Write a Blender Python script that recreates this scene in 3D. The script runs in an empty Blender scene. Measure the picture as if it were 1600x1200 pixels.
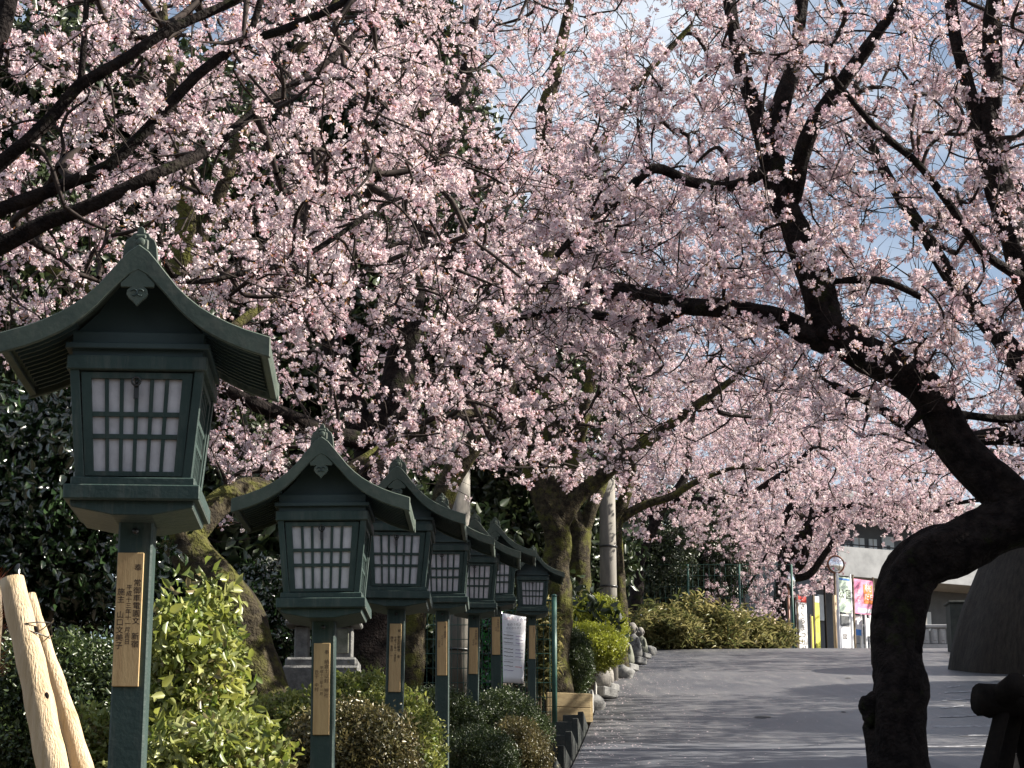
import bpy, math, random
import numpy as np
from mathutils import Vector, Matrix, noise

random.seed(7); np.random.seed(7)
rng = np.random.default_rng(7)
PI = math.pi
S = bpy.context.scene
COL = S.collection

# ------------------------------------------------------------------ camera
F_PX = 3300.0; PITCH = math.atan(847 / F_PX); EYE = 1.6
cp, sp = math.cos(PITCH), math.sin(PITCH)
cam = bpy.data.cameras.new('camera'); cam_o = bpy.data.objects.new('camera', cam); COL.objects.link(cam_o)
cam_o.location = (0, 0, EYE); cam_o.rotation_euler = (PI/2 + PITCH, 0, 0)
cam.sensor_width = 36; cam.lens = F_PX / 1600 * 36; cam.clip_start = .1; cam.clip_end = 3000
S.camera = cam_o

# ------------------------------------------------------------------ light
SUN_EL, SUN_AZ = math.radians(35), math.radians(3)      # azimuth from +X towards +Y
S.world = bpy.data.worlds.new('World'); S.world.use_nodes = True
wn = S.world.node_tree; wn.nodes.clear()
w_out = wn.nodes.new('ShaderNodeOutputWorld'); w_bg = wn.nodes.new('ShaderNodeBackground')
sky = wn.nodes.new('ShaderNodeTexSky'); sky.sky_type = 'NISHITA'; sky.sun_disc = False
sky.sun_elevation = SUN_EL; sky.sun_rotation = PI/2 - SUN_AZ
w_tc = wn.nodes.new('ShaderNodeTexCoord'); w_map = wn.nodes.new('ShaderNodeMapping'); w_map.inputs['Scale'].default_value = (1, 1, 2.6)
w_n = wn.nodes.new('ShaderNodeTexNoise'); w_n.inputs['Scale'].default_value = 3.5; w_n.inputs['Detail'].default_value = 8
w_r = wn.nodes.new('ShaderNodeValToRGB'); w_r.color_ramp.elements[0].position = .40; w_r.color_ramp.elements[1].position = .70; w_r.color_ramp.elements[0].color = (.14,.14,.14,1)
w_m = wn.nodes.new('ShaderNodeMixRGB'); w_m.inputs[2].default_value = (7.6, 8.2, 9.0, 1)
wn.links.new(w_tc.outputs['Generated'], w_map.inputs[0]); wn.links.new(w_map.outputs[0], w_n.inputs[0])
wn.links.new(w_n.outputs[0], w_r.inputs[0]); wn.links.new(w_r.outputs[0], w_m.inputs[0])
wn.links.new(sky.outputs[0], w_m.inputs[1]); wn.links.new(w_m.outputs[0], w_bg.inputs[0])
w_bg.inputs[1].default_value = .05
wn.links.new(w_bg.outputs[0], w_out.inputs[0])
sun = bpy.data.lights.new('sun', 'SUN'); sun_o = bpy.data.objects.new('sun', sun); COL.objects.link(sun_o)
sun.energy = 5.0; sun.angle = math.radians(.5); sun.color = (1, .93, .82)
SUN = Vector((math.cos(SUN_EL)*math.cos(SUN_AZ), math.cos(SUN_EL)*math.sin(SUN_AZ), math.sin(SUN_EL)))
sun_o.rotation_euler = SUN.to_track_quat('Z', 'Y').to_euler(); sun_o.location = (30, 10, 40)
S.view_settings.view_transform = 'Standard'; S.view_settings.look = 'None'
S.view_settings.gamma = 1; S.view_settings.exposure = 1.4
try: S.view_settings.use_curve_mapping = False
except Exception: pass
cy = S.cycles
cy.max_bounces = 6; cy.diffuse_bounces = 2; cy.glossy_bounces = 3; cy.transmission_bounces = 3; cy.transparent_max_bounces = 8
cy.use_denoising = True; cy.caustics_reflective = False; cy.caustics_refractive = False

# ------------------------------------------------------------------ helpers
def W(x, y, Y):
    """point at world depth Y that is seen along the photograph's pixel x, y"""
    u = (x - 800) / F_PX; v = (600 - y) / F_PX
    dy = cp - v*sp; dz = sp + v*cp
    return Vector((u * Y / dy, Y, EYE + dz * Y / dy))
def mpp(x, y, Y):
    return (W(x+1, y, Y) - W(x, y, Y)).length
_GY = np.array([-60, 0, 25, 29, 57, 60, 63, 68, 400.0]); _GZ = np.array([-3.0, 0, 3.605, 4.22, 8.84, 9.25, 9.42, 9.45, 9.45])
def G(Y): return float(np.interp(Y, _GY, _GZ))
def ground_at(x, y):
    """where the pixel's line of sight meets the sloping ground"""
    lo, hi = 5.0, 59.0
    for _ in range(50):
        m = (lo+hi)/2
        if W(x, y, m).z > G(m): hi = m       # above ground: the road is nearer
        else: lo = m
    return W(x, y, hi)
def ground_hit(x, y):
    best = None; Y = 4
    pz = W(x, y, Y).z - G(Y)
    while Y < 62:
        Y += .05; z = W(x, y, Y).z - G(Y)
        if pz > 0 and z <= 0: return W(x, y, Y)
        pz = z
    return W(x, y, 60)

class MB:
    def __init__(s): s.v = []; s.f = []; s.m = []; s.sm = []
    def add(s, v, f, m=0, smooth=False):
        o = len(s.v); s.v += [tuple(p) for p in v]; s.f += [tuple(i+o for i in q) for q in f]
        s.m += [m]*len(f); s.sm += [smooth]*len(f)
    def box(s, c, d, m=0, rot=None, taper=1.0, bevel=0):
        x, y, z = d[0]/2, d[1]/2, d[2]/2
        pts = [(-x*taper,-y*taper,-z),(x*taper,-y*taper,-z),(x*taper,y*taper,-z),(-x*taper,y*taper,-z),(-x,-y,z),(x,-y,z),(x,y,z),(-x,y,z)]
        pts = [Vector(p) for p in pts]
        if rot is not None: pts = [rot @ p for p in pts]
        s.add([p + Vector(c) for p in pts], [(0,3,2,1),(4,5,6,7),(0,1,5,4),(1,2,6,5),(2,3,7,6),(3,0,4,7)], m)
    def hexa(s, p, m=0):
        s.add(p, [(0,3,2,1),(4,5,6,7),(0,1,5,4),(1,2,6,5),(2,3,7,6),(3,0,4,7)], m)
    def prism(s, poly, y0, y1, m=0):
        """poly in xz (counter-clockwise seen from -Y), extruded along y"""
        n = len(poly)
        v = [(p[0], y0, p[1]) for p in poly] + [(p[0], y1, p[1]) for p in poly]
        f = [tuple(range(n)), tuple(range(2*n-1, n-1, -1))]
        for i in range(n):
            j = (i+1) % n; f.append((i, i+n, j+n, j))
        s.add(v, f, m)
    def tube(s, pts, rad, sides=8, m=0, cap=True, bump=0, seed=0):
        P = np.array([tuple(p) for p in pts], float); n = len(P)
        R = np.full(n, rad) if np.isscalar(rad) else np.array(rad, float)
        T = np.gradient(P, axis=0); T /= np.linalg.norm(T, axis=1)[:, None] + 1e-9
        a = np.array([0, 0, 1.0]) if abs(T[0][2]) < .9 else np.array([1.0, 0, 0])
        U = np.cross(T[0], a); U /= np.linalg.norm(U)
        ang = np.arange(sides) / sides * 2*PI; rows = []
        for i in range(n):
            U = U - T[i] * U.dot(T[i]); U /= np.linalg.norm(U) + 1e-9; V = np.cross(T[i], U)
            rr = R[i]
            if bump:
                rr = np.array([R[i] * (1 + bump * (noise.noise(Vector((math.cos(t)*1.6 + seed, math.sin(t)*1.6, i*.22))) * 1.3 + .5*noise.noise(Vector((math.cos(t)*4, math.sin(t)*4 + seed, i*.6))))) for t in ang])[:, None]
            rows.append(P[i] + rr * (np.cos(ang)[:, None]*U + np.sin(ang)[:, None]*V))
        v = np.concatenate(rows); f = []
        for i in range(n-1):
            for k in range(sides):
                k2 = (k+1) % sides; f.append((i*sides+k, i*sides+k2, (i+1)*sides+k2, (i+1)*sides+k))
        if cap:
            f.append(tuple(range(sides-1, -1, -1))); f.append(tuple((n-1)*sides + k for k in range(sides)))
        s.add(v, f, m, True)
    def lathe(s, prof, c=(0,0,0), sides=16, m=0, sx=1, sy=1, smooth=True):
        v = []; f = []; n = len(prof)
        for r, z in prof:
            for k in range(sides):
                t = k/sides*2*PI; v.append((c[0]+r*math.cos(t)*sx, c[1]+r*math.sin(t)*sy, c[2]+z))
        for i in range(n-1):
            for k in range(sides):
                k2 = (k+1) % sides; f.append((i*sides+k, i*sides+k2, (i+1)*sides+k2, (i+1)*sides+k))
        f.append(tuple(range(sides-1, -1, -1))); f.append(tuple((n-1)*sides+k for k in range(sides)))
        s.add(v, f, m, smooth)
    def mesh(s, name, mats):
        me = bpy.data.meshes.new(name); me.from_pydata(s.v, [], s.f)
        for m in mats: me.materials.append(m)
        me.polygons.foreach_set('material_index', s.m); me.polygons.foreach_set('use_smooth', s.sm); me.update()
        return me
    def obj(s, name, mats, parent=None, loc=None, bevel=0, kind=None):
        if not isinstance(mats, (list, tuple)): mats = [mats]
        return link(name, s.mesh(name, mats), parent, loc, bevel, kind)
def link(name, me, parent=None, loc=None, bevel=0, kind=None):
    o = bpy.data.objects.new(name, me); COL.objects.link(o)
    if parent: o.parent = parent
    if loc is not None: o.location = loc
    if bevel:
        b = o.modifiers.new('bevel', 'BEVEL'); b.width = bevel; b.segments = 1; b.limit_method = 'ANGLE'
    if kind: o['kind'] = kind
    return o
def thing(name, label, cat, loc=(0,0,0), rz=0, group=None):
    o = bpy.data.objects.new(name, None); COL.objects.link(o); o.location = loc; o.rotation_euler = (0,0,rz)
    o.empty_display_size = .1
    return tag(o, label, cat, group)
def tag(o, label, cat, group=None):
    o['label'] = label; o['category'] = cat
    if group: o['group'] = group
    return o
def dup(root, loc, rz, label, group=None):
    r = root.copy(); COL.objects.link(r); r.location = loc; r.rotation_euler = (0,0,rz); r['label'] = label
    if group: r['group'] = group
    for ch in list(root.children):
        c = ch.copy(); COL.objects.link(c); c.parent = r
        for g in list(ch.children):
            d = g.copy(); COL.objects.link(d); d.parent = c
    return r

def blob(c, r, seed, m=0, b=None, amp=.25, n=12):
    b = b or MB(); v = []; f = []
    rows = n; cols = n+4
    for i in range(rows+1):
        ph = i/rows*PI
        for k in range(cols):
            t = k/cols*2*PI; d = Vector((math.sin(ph)*math.cos(t), math.sin(ph)*math.sin(t), math.cos(ph)))
            q = 1 + amp*noise.noise(d*1.5 + Vector((seed*7.3,0,0))) + amp*.4*noise.noise(d*4 + Vector((0,seed*3,0)))
            v.append((c[0]+d.x*r[0]*q, c[1]+d.y*r[1]*q, c[2]+d.z*r[2]*q))
    for i in range(rows):
        for k in range(cols):
            k2 = (k+1)%cols; f.append((i*cols+k, (i+1)*cols+k, (i+1)*cols+k2, i*cols+k2))
    b.add(v, f, m, True); return b

# ------------------------------------------------------------------ materials
def mat(name, col, rough=.7, col2=None, scale=6, detail=6, bump=0, bscale=40, metallic=0, spec=.5, stretch=(1,1,1), col3=None, coord='Object', lo=.35, hi=.65):
    m = bpy.data.materials.new(name); m.use_nodes = True; nt = m.node_tree; N = nt.nodes; L = nt.links
    b = N['Principled BSDF']; b.inputs['Roughness'].default_value = rough; b.inputs['Metallic'].default_value = metallic
    b.inputs['Specular IOR Level'].default_value = spec
    b.inputs['Base Color'].default_value = (*col, 1)
    tc = N.new('ShaderNodeTexCoord'); mp = N.new('ShaderNodeMapping'); mp.inputs['Scale'].default_value = stretch
    L.new(tc.outputs[coord], mp.inputs[0])
    if col2:
        n = N.new('ShaderNodeTexNoise'); n.inputs['Scale'].default_value = scale; n.inputs['Detail'].default_value = detail; n.inputs['Roughness'].default_value = .65
        L.new(mp.outputs[0], n.inputs[0]); r = N.new('ShaderNodeValToRGB'); r.color_ramp.elements[0].position = lo; r.color_ramp.elements[1].position = hi
        r.color_ramp.elements[0].color = (*col, 1); r.color_ramp.elements[1].color = (*col2, 1)
        if col3:
            e = r.color_ramp.elements.new((lo+hi)/2); e.color = (*col3, 1)
        L.new(n.outputs[0], r.inputs[0]); L.new(r.outputs[0], b.inputs['Base Color'])
    if bump:
        n2 = N.new('ShaderNodeTexNoise'); n2.inputs['Scale'].default_value = bscale; n2.inputs['Detail'].default_value = 5
        L.new(mp.outputs[0], n2.inputs[0]); bp = N.new('ShaderNodeBump'); bp.inputs['Strength'].default_value = bump; bp.inputs['Distance'].default_value = .02
        L.new(n2.outputs[0], bp.inputs['Height']); L.new(bp.outputs[0], b.inputs['Normal'])
    return m
def bark_mat(name, dark, light, moss, moss_amt=.5, scale=1.0):
    m = bpy.data.materials.new(name); m.use_nodes = True; nt = m.node_tree; N = nt.nodes; L = nt.links
    b = N['Principled BSDF']; b.inputs['Roughness'].default_value = .9; b.inputs['Specular IOR Level'].default_value = .12
    tc = N.new('ShaderNodeTexCoord')
    n = N.new('ShaderNodeTexNoise'); n.inputs['Scale'].default_value = 14*scale; n.inputs['Detail'].default_value = 8; L.new(tc.outputs['Object'], n.inputs[0])
    r = N.new('ShaderNodeValToRGB'); r.color_ramp.elements[0].position = .38; r.color_ramp.elements[1].position = .68
    r.color_ramp.elements[0].color = (*dark, 1); r.color_ramp.elements[1].color = (*light, 1); L.new(n.outputs[0], r.inputs[0])
    n2 = N.new('ShaderNodeTexNoise'); n2.inputs['Scale'].default_value = 3.2*scale; n2.inputs['Detail'].default_value = 9; n2.inputs['Roughness'].default_value = .7; L.new(tc.outputs['Object'], n2.inputs[0])
    r2 = N.new('ShaderNodeValToRGB'); r2.color_ramp.elements[0].position = .62 - .3*moss_amt; r2.color_ramp.elements[1].position = .72 - .3*moss_amt
    L.new(n2.outputs[0], r2.inputs[0])
    mx = N.new('ShaderNodeMixRGB'); mx.inputs[2].default_value = (*moss, 1); L.new(r2.outputs[0], mx.inputs[0]); L.new(r.outputs[0], mx.inputs[1]); L.new(mx.outputs[0], b.inputs['Base Color'])
    v = N.new('ShaderNodeTexNoise'); v.inputs['Scale'].default_value = 45*scale; v.inputs['Detail'].default_value = 6; L.new(tc.outputs['Object'], v.inputs['Vector'])
    ad = N.new('ShaderNodeMath'); ad.operation = 'ADD'; L.new(n.outputs[0], ad.inputs[0]); L.new(v.outputs[0], ad.inputs[1])
    bp = N.new('ShaderNodeBump'); bp.inputs['Strength'].default_value = .9; bp.inputs['Distance'].default_value = .03
    L.new(ad.outputs[0], bp.inputs['Height']); L.new(bp.outputs[0], b.inputs['Normal'])
    return m
def leaf_mat(name, c1, c2, trans=.4, gloss=.12, rough=.35, tcol=None):
    """thin leaf or petal; colour differs from clump to clump through the attribute tone"""
    m = bpy.data.materials.new(name); m.use_nodes = True; nt = m.node_tree; N = nt.nodes; L = nt.links; N.clear()
    out = N.new('ShaderNodeOutputMaterial')
    at = N.new('ShaderNodeAttribute'); at.attribute_type = 'INSTANCER'; at.attribute_name = 'tone'
    r = N.new('ShaderNodeMixRGB'); r.inputs[1].default_value = (*c1, 1); r.inputs[2].default_value = (*c2, 1); L.new(at.outputs['Fac'], r.inputs[0])
    d = N.new('ShaderNodeBsdfDiffuse'); t = N.new('ShaderNodeBsdfTranslucent'); L.new(r.outputs[0], d.inputs[0])
    if tcol:
        mc = N.new('ShaderNodeMixRGB'); mc.blend_type = 'MULTIPLY'; mc.inputs[0].default_value = 1; mc.inputs[2].default_value = (*tcol, 1)
        L.new(r.outputs[0], mc.inputs[1]); L.new(mc.outputs[0], t.inputs[0])
    else: L.new(r.outputs[0], t.inputs[0])
    a = N.new('ShaderNodeMixShader'); a.inputs[0].default_value = trans; L.new(d.outputs[0], a.inputs[1]); L.new(t.outputs[0], a.inputs[2])
    last = a
    if gloss:
        g = N.new('ShaderNodeBsdfGlossy'); g.inputs['Roughness'].default_value = rough
        b = N.new('ShaderNodeMixShader'); b.inputs[0].default_value = gloss; L.new(a.outputs[0], b.inputs[1]); L.new(g.outputs[0], b.inputs[2]); last = b
    L.new(last.outputs[0], out.inputs[0])
    return m

M = {}
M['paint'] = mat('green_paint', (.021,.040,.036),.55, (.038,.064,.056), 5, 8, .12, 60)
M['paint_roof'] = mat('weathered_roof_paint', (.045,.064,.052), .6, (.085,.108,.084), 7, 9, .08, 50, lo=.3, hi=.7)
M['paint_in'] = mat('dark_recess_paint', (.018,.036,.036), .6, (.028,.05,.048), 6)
for k_ in ('paint','paint_roof'):
    nt_ = M[k_].node_tree; pb = nt_.nodes['Principled BSDF']; src_ = pb.inputs['Base Color'].links[0].from_socket
    tc_ = nt_.nodes.new('ShaderNodeTexCoord'); mp_ = nt_.nodes.new('ShaderNodeMapping'); mp_.inputs['Scale'].default_value = (9, 9, .9) if k_ == 'paint' else (5,5,5)
    nz_ = nt_.nodes.new('ShaderNodeTexNoise'); nz_.inputs['Scale'].default_value = 3.5; nz_.inputs['Detail'].default_value = 9; nz_.inputs['Roughness'].default_value = .7
    rp_ = nt_.nodes.new('ShaderNodeMapRange'); rp_.inputs[1].default_value = .50; rp_.inputs[2].default_value = .78; rp_.inputs[4].default_value = .75
    mx_ = nt_.nodes.new('ShaderNodeMixRGB'); mx_.inputs[2].default_value = (.11,.115,.10,1) if k_ == 'paint' else (.15,.15,.12,1)
    nt_.links.new(tc_.outputs['Object'], mp_.inputs[0]); nt_.links.new(mp_.outputs[0], nz_.inputs[0]); nt_.links.new(nz_.outputs[0], rp_.inputs[0]); nt_.links.new(rp_.outputs[0], mx_.inputs[0]); nt_.links.new(src_, mx_.inputs[1]); nt_.links.new(mx_.outputs[0], pb.inputs['Base Color'])
    b_ = M[k_].node_tree.nodes['Principled BSDF']; b_.inputs['Specular IOR Level'].default_value = .3; b_.inputs['Sheen Weight'].default_value = .1; b_.inputs['Sheen Roughness'].default_value = .35; b_.inputs['Sheen Tint'].default_value = (.9,1,.92,1)
M['paper'] = mat('white_pane', (.42,.41,.43), .6, (.60,.58,.60), 12, 8)
M['plaque'] = mat('plaque_wood', (.42,.27,.12), .6, (.58,.40,.19), 4, 8, .15, 50, stretch=(6,6,.8))
M['ink'] = mat('ink', (.03,.018,.015), .7)
M['ink_faded'] = mat('faded_ink', (.16,.10,.06), .8)
M['metal_dark'] = mat('dark_metal', (.06,.06,.06), .4, metallic=.8)
M['bark'] = bark_mat('cherry_bark', (.008,.006,.006), (.026,.020,.018), (.022,.026,.009), .2)
M['bark_moss'] = bark_mat('mossy_bark', (.022,.018,.013), (.07,.058,.035), (.085,.085,.022), .45)
M['bark_tan'] = bark_mat('tan_bark', (.10,.075,.05), (.22,.17,.12), (.12,.13,.05), .2)
M['twig'] = mat('twig_bark', (.016,.012,.011), .85, (.050,.038,.033), 20, spec=.15)
M['petal'] = leaf_mat('blossom_petal', (.76,.59,.64), (.95,.87,.86), .32, .02, .5, (.97, .90, .94))
M['petal_deep'] = leaf_mat('blossom_bud', (.55,.22,.26), (.72,.40,.40), .30, 0)
M['calyx'] = leaf_mat('calyx', (.26,.10,.06), (.30,.20,.07), .2, 0)
M['azalea'] = leaf_mat('azalea_leaf', (.12,.17,.045), (.42,.43,.16), .42, .035, .4, (1.0,1.0,.6))
M['azalea_brown'] = leaf_mat('bronze_azalea_leaf', (.10,.10,.035), (.20,.16,.07), .3, .05)
M['dark_leaf'] = leaf_mat('dark_shrub_leaf', (.035,.06,.020), (.075,.10,.030), .25, .06)
M['camellia'] = leaf_mat('camellia_leaf', (.012,.026,.010), (.030,.055,.020), .15, .12, .16)
M['evergreen'] = leaf_mat('evergreen_leaf', (.018,.032,.014), (.045,.06,.022), .2, .05)
M['gold_leaf'] = leaf_mat('golden_shrub_leaf', (.26,.30,.03), (.42,.44,.06), .4, .05)
M['sasa'] = leaf_mat('bamboo_grass_leaf', (.09,.11,.035), (.38,.33,.14), .35, .03)
M['stem'] = mat('stem', (.09,.065,.04), .8, (.15,.11,.07), 30)
M['log'] = mat('peeled_log', (.10,.06,.03), .65, (.55,.42,.27), 5, 10, .5, 30, stretch=(6,6,.45), col3=(.44,.32,.18), lo=.22, hi=.62)
M['log_end'] = mat('log_end', (.45,.34,.2), .7, (.30,.2,.1), 30)
M['log_dark'] = mat('old_log', (.006,.005,.005), .9, (.014,.011,.009), 6, 6, .4, 30, spec=.08)
M['fibre'] = mat('palm_fibre', (.10,.03,.015), .9, (.26,.08,.035), 30)
M['fence'] = mat('fence_green', (.018,.070,.056), .5, (.03,.10,.08), 8)
M['concrete'] = mat('concrete', (.30,.29,.27), .85, (.42,.40,.37), 2.2, 9, .2, 60)
M['concrete_grey'] = mat('pale_concrete', (.27,.275,.28), .85, (.40,.405,.41), 1.2, 9, .1, 30)  # cool grey concrete of the building, balustrade and garden wall
M['stone'] = mat('granite', (.10,.10,.098), .85, (.21,.208,.20), 14, 9, .35, 60)
M['stone_dark'] = mat('mossy_stone', (.11,.12,.09), .9, (.22,.22,.18), 9, 9, .4, 40)
M['stone_pale'] = mat('pale_stone', (.14,.132,.12), .85, (.30,.28,.25), 12, 9, .3, 40)
M['pole'] = mat('concrete_pole', (.17,.16,.14), .85, (.25,.23,.20), 5, 6, .1, 40, stretch=(3,3,.5))
M['board_dark'] = mat('dark_board', (.018,.022,.02), .8, (.04,.045,.038), 5, 8, .3, 30)
M['box_wood'] = mat('planter_wood', (.26,.19,.10), .8, (.44,.34,.18), 4, 8, .2, 30, stretch=(1,1,5))
M['soil'] = mat('soil', (.045,.033,.022), .95, (.09,.068,.045), 8, 9, .5, 20)
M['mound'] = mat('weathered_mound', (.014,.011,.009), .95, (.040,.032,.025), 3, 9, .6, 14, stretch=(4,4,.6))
M['wall_dark'] = mat('dark_building_wall', (.09,.096,.105), .7, (.12,.127,.135), 2)
M['siding'] = mat('tan_siding', (.20,.16,.12), .7, (.27,.22,.17), 3)
M['white'] = mat('white_sheet', (.78,.78,.80), .6)
M['white_door'] = mat('white_door', (.62,.66,.68), .5, (.70,.74,.75), 3)
M['yellow'] = mat('yellow_banner', (.78,.76,.10), .7)
M['pink'] = mat('pink_poster', (.80,.18,.38), .5, (.80,.34,.45), 1.4)
M['orange'] = mat('orange_print', (.85,.22,.03), .6)
M['red'] = mat('red_print', (.70,.05,.03), .6)
M['blue'] = mat('blue_print', (.06,.22,.60), .6)
M['mint'] = mat('pale_green_poster', (.55,.72,.55), .6, (.72,.80,.68), 2)
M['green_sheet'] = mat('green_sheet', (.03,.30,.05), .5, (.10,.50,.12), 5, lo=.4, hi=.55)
M['mirror'] = mat('mirror_glass', (.85,.87,.9), .04, metallic=1)
M['mirror_rim'] = mat('brown_rim', (.20,.07,.035), .5)
M['purple'] = mat('purple_print', (.18,.10,.30), .6)
M['patch'] = mat('repair_patch', (.03,.03,.032), .8)

def road_mat():
    m = bpy.data.materials.new('asphalt'); m.use_nodes = True; nt = m.node_tree; N = nt.nodes; L = nt.links
    b = N['Principled BSDF']; b.inputs['Roughness'].default_value = .46
    tc = N.new('ShaderNodeTexCoord')
    def nz(scale, detail, stretch, lo, hi):
        mp = N.new('ShaderNodeMapping'); mp.inputs['Scale'].default_value = stretch; L.new(tc.outputs['Object'], mp.inputs[0])
        n = N.new('ShaderNodeTexNoise'); n.inputs['Scale'].default_value = scale; n.inputs['Detail'].default_value = detail; L.new(mp.outputs[0], n.inputs[0])
        r = N.new('ShaderNodeMapRange'); r.inputs[1].default_value = lo; r.inputs[2].default_value = hi; L.new(n.outputs[0], r.inputs[0]); return r
    a = nz(.6, 8, (1, .35, 1), .35, .7); c = nz(60, 3, (1, 1, 1), .3, .7); d = nz(3.0, 9, (1.6, .12, 1), .5, .75)
    m1 = N.new('ShaderNodeMixRGB'); m1.inputs[1].default_value = (.052,.053,.060, 1); m1.inputs[2].default_value = (.112,.110,.114, 1); L.new(a.outputs[0], m1.inputs[0])
    m2 = N.new('ShaderNodeMixRGB'); m2.blend_type = 'OVERLAY'; m2.inputs[0].default_value = .55; L.new(m1.outputs[0], m2.inputs[1]); L.new(c.outputs[0], m2.inputs[2])
    m3 = N.new('ShaderNodeMixRGB'); m3.inputs[2].default_value = (.17,.165,.16, 1); L.new(m2.outputs[0], m3.inputs[1])
    ml = N.new('ShaderNodeMath'); ml.operation = 'MULTIPLY'; ml.inputs[1].default_value = .65; L.new(d.outputs[0], ml.inputs[0]); L.new(ml.outputs[0], m3.inputs[0])
    vo = N.new('ShaderNodeTexVoronoi'); vo.feature = 'DISTANCE_TO_EDGE'; vo.inputs['Scale'].default_value = .22
    wv = N.new('ShaderNodeTexNoise'); wv.inputs['Scale'].default_value = 1.3; wv.inputs['Detail'].default_value = 6; L.new(tc.outputs['Object'], wv.inputs[0])
    wm = N.new('ShaderNodeMixRGB'); wm.blend_type = 'ADD'; wm.inputs[0].default_value = 1.0; L.new(tc.outputs['Object'], wm.inputs[1]); L.new(wv.outputs['Color'], wm.inputs[2]); L.new(wm.outputs[0], vo.inputs['Vector'])
    cr = N.new('ShaderNodeMapRange'); cr.inputs[1].default_value = .0; cr.inputs[2].default_value = .004; cr.inputs[3].default_value = .3; cr.inputs[4].default_value = 1; L.new(vo.outputs['Distance'], cr.inputs[0])
    m4 = N.new('ShaderNodeMixRGB'); m4.blend_type = 'MULTIPLY'; m4.inputs[0].default_value = 1; L.new(m3.outputs[0], m4.inputs[1]); L.new(cr.outputs[0], m4.inputs[2])
    L.new(m4.outputs[0], b.inputs['Base Color'])
    bp = N.new('ShaderNodeBump'); bp.inputs['Strength'].default_value = .35; bp.inputs['Distance'].default_value = .01; L.new(c.outputs[0], bp.inputs['Height']); L.new(bp.outputs[0], b.inputs['Normal'])
    return m
M['road'] = road_mat()
M['road_pale'] = mat('pale_asphalt', (.078,.082,.094), .6, (.115,.118,.132), 3, 9, .3, 60, stretch=(1,.4,1))
M['road_line'] = mat('worn_white_paint', (.10,.10,.11), .6, (.50,.51,.54), 9, 9, lo=.42, hi=.62)

# ------------------------------------------------------------------ lanterns: where they stand
#            window centre x, y, relative depth, yaw
LN = [(211,664,1.0,.06), (508,871,1.53,.0), (614,874,1.97,-.0), (692,895,2.58,.0), (737,909,2.95,.0), (777,904,3.34,.0), (831,927,4.3,.03)]
LZ = 1.85
LPOS = []
for (x, y, k, yaw) in LN:
    p = W(x, y, 6.3*k); LPOS.append((p.x + .19*math.sin(yaw)*-1, p.y + .19, p.z - LZ, yaw))
_by = [p[1] for p in LPOS]; _bz = [p[2] - G(p[1]) for p in LPOS]
def bank(Y): return G(Y) + float(np.interp(Y, [-20] + _by + [34, 60], [.3] + _bz + [.1, .05]))
def kerb_x(Y): return -.79 + .0636*Y

# ------------------------------------------------------------------ the setting
def sheet(name, x0f, x1f, Ys, zf, m, nx=2, dz=0, kind='structure', rough=0):
    v = []; f = []; n = len(Ys)
    for Y in Ys:
        for i in range(nx):
            x = x0f(Y) + (x1f(Y)-x0f(Y))*i/(nx-1)
            z = zf(Y) + dz
            if rough: z += rough*noise.noise(Vector((x*.8, Y*.8, 0)))
            v.append((x, Y, z))
    for j in range(n-1):
        for i in range(nx-1): a = j*nx+i; f.append((a, a+1, a+nx+1, a+nx))
    b = MB(); b.add(v, f, 0, True); o = b.obj(name, m); 
    if kind: o['kind'] = kind
    return o
Yr = [-40, -20, 0] + [i for i in range(4, 57, 2)] + [57,58,59,60,61,62,63,65,68,80,100,150,200]
sheet('ground', lambda Y: -500, lambda Y: 500, [-300] + Yr + [600], lambda Y: G(Y) - .12 if Y > -41 else -3.1, M['soil'])
sheet('road', kerb_x, lambda Y: 17, [y for y in Yr if y <= 100], G, M['road'], 4)
Ya = ground_hit(1100, 1162).y
sheet('pavement', lambda Y: kerb_x(Y)+.02, lambda Y: 4.6, list(np.linspace(8, Ya, 12)), G, M['road_pale'], 4, .004)
sheet('garden_bed', lambda Y: -14, lambda Y: kerb_x(Y)-.12, [-10, 0] + [i for i in range(2, 34, 1)] + [34, 40, 50, 57, 60, 63, 68, 90], lambda Y: bank(Y), M['soil'], 24, 0, 'structure', .06)
# worn white marks on the road at the right
for (x0, x1, y, th) in [(1480,1500,1075,3),(1476,1538,1083,3),(1472,1540,1095,3),(1470,1506,1107,3),(1468,1540,1121,4),(1459,1585,1137,5),(1500,1590,1151,3),(1445,1590,1168,3)]:
    b = MB(); n = 6; vv = []
    for i in range(n+1):
        x = x0 + (x1-x0)*i/n; yy = y - 3*i/n + random.uniform(-.5,.5)
        a = ground_hit(x, yy+th*.35*random.uniform(.5,1)); c = ground_hit(x, yy-th*.35*random.uniform(.5,1))
        vv += [(a.x, a.y, G(a.y)+.008), (c.x, c.y, G(c.y)+.008)]
    b.add(vv, [(2*i, 2*i+2, 2*i+3, 2*i+1) for i in range(n)], 0); o = b.obj('road_marking', M['road_line']); o['kind'] = 'structure'
for (x0, x1, y, th) in [(1178,1206,1121,4),(1314,1322,1113,2),(1320,1330,1060,2)]:
    b = MB(); vv = []
    for i in range(9):
        t = i/8*2*PI; q = ground_hit((x0+x1)/2+(x1-x0)/2*math.cos(t), y+th*.5*math.sin(t)); vv.append((q.x, q.y, G(q.y)+.006))
    b.add(vv[:8], [tuple(range(8))]); o = b.obj('asphalt_patch', M['patch']); o['kind'] = 'structure'

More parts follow.
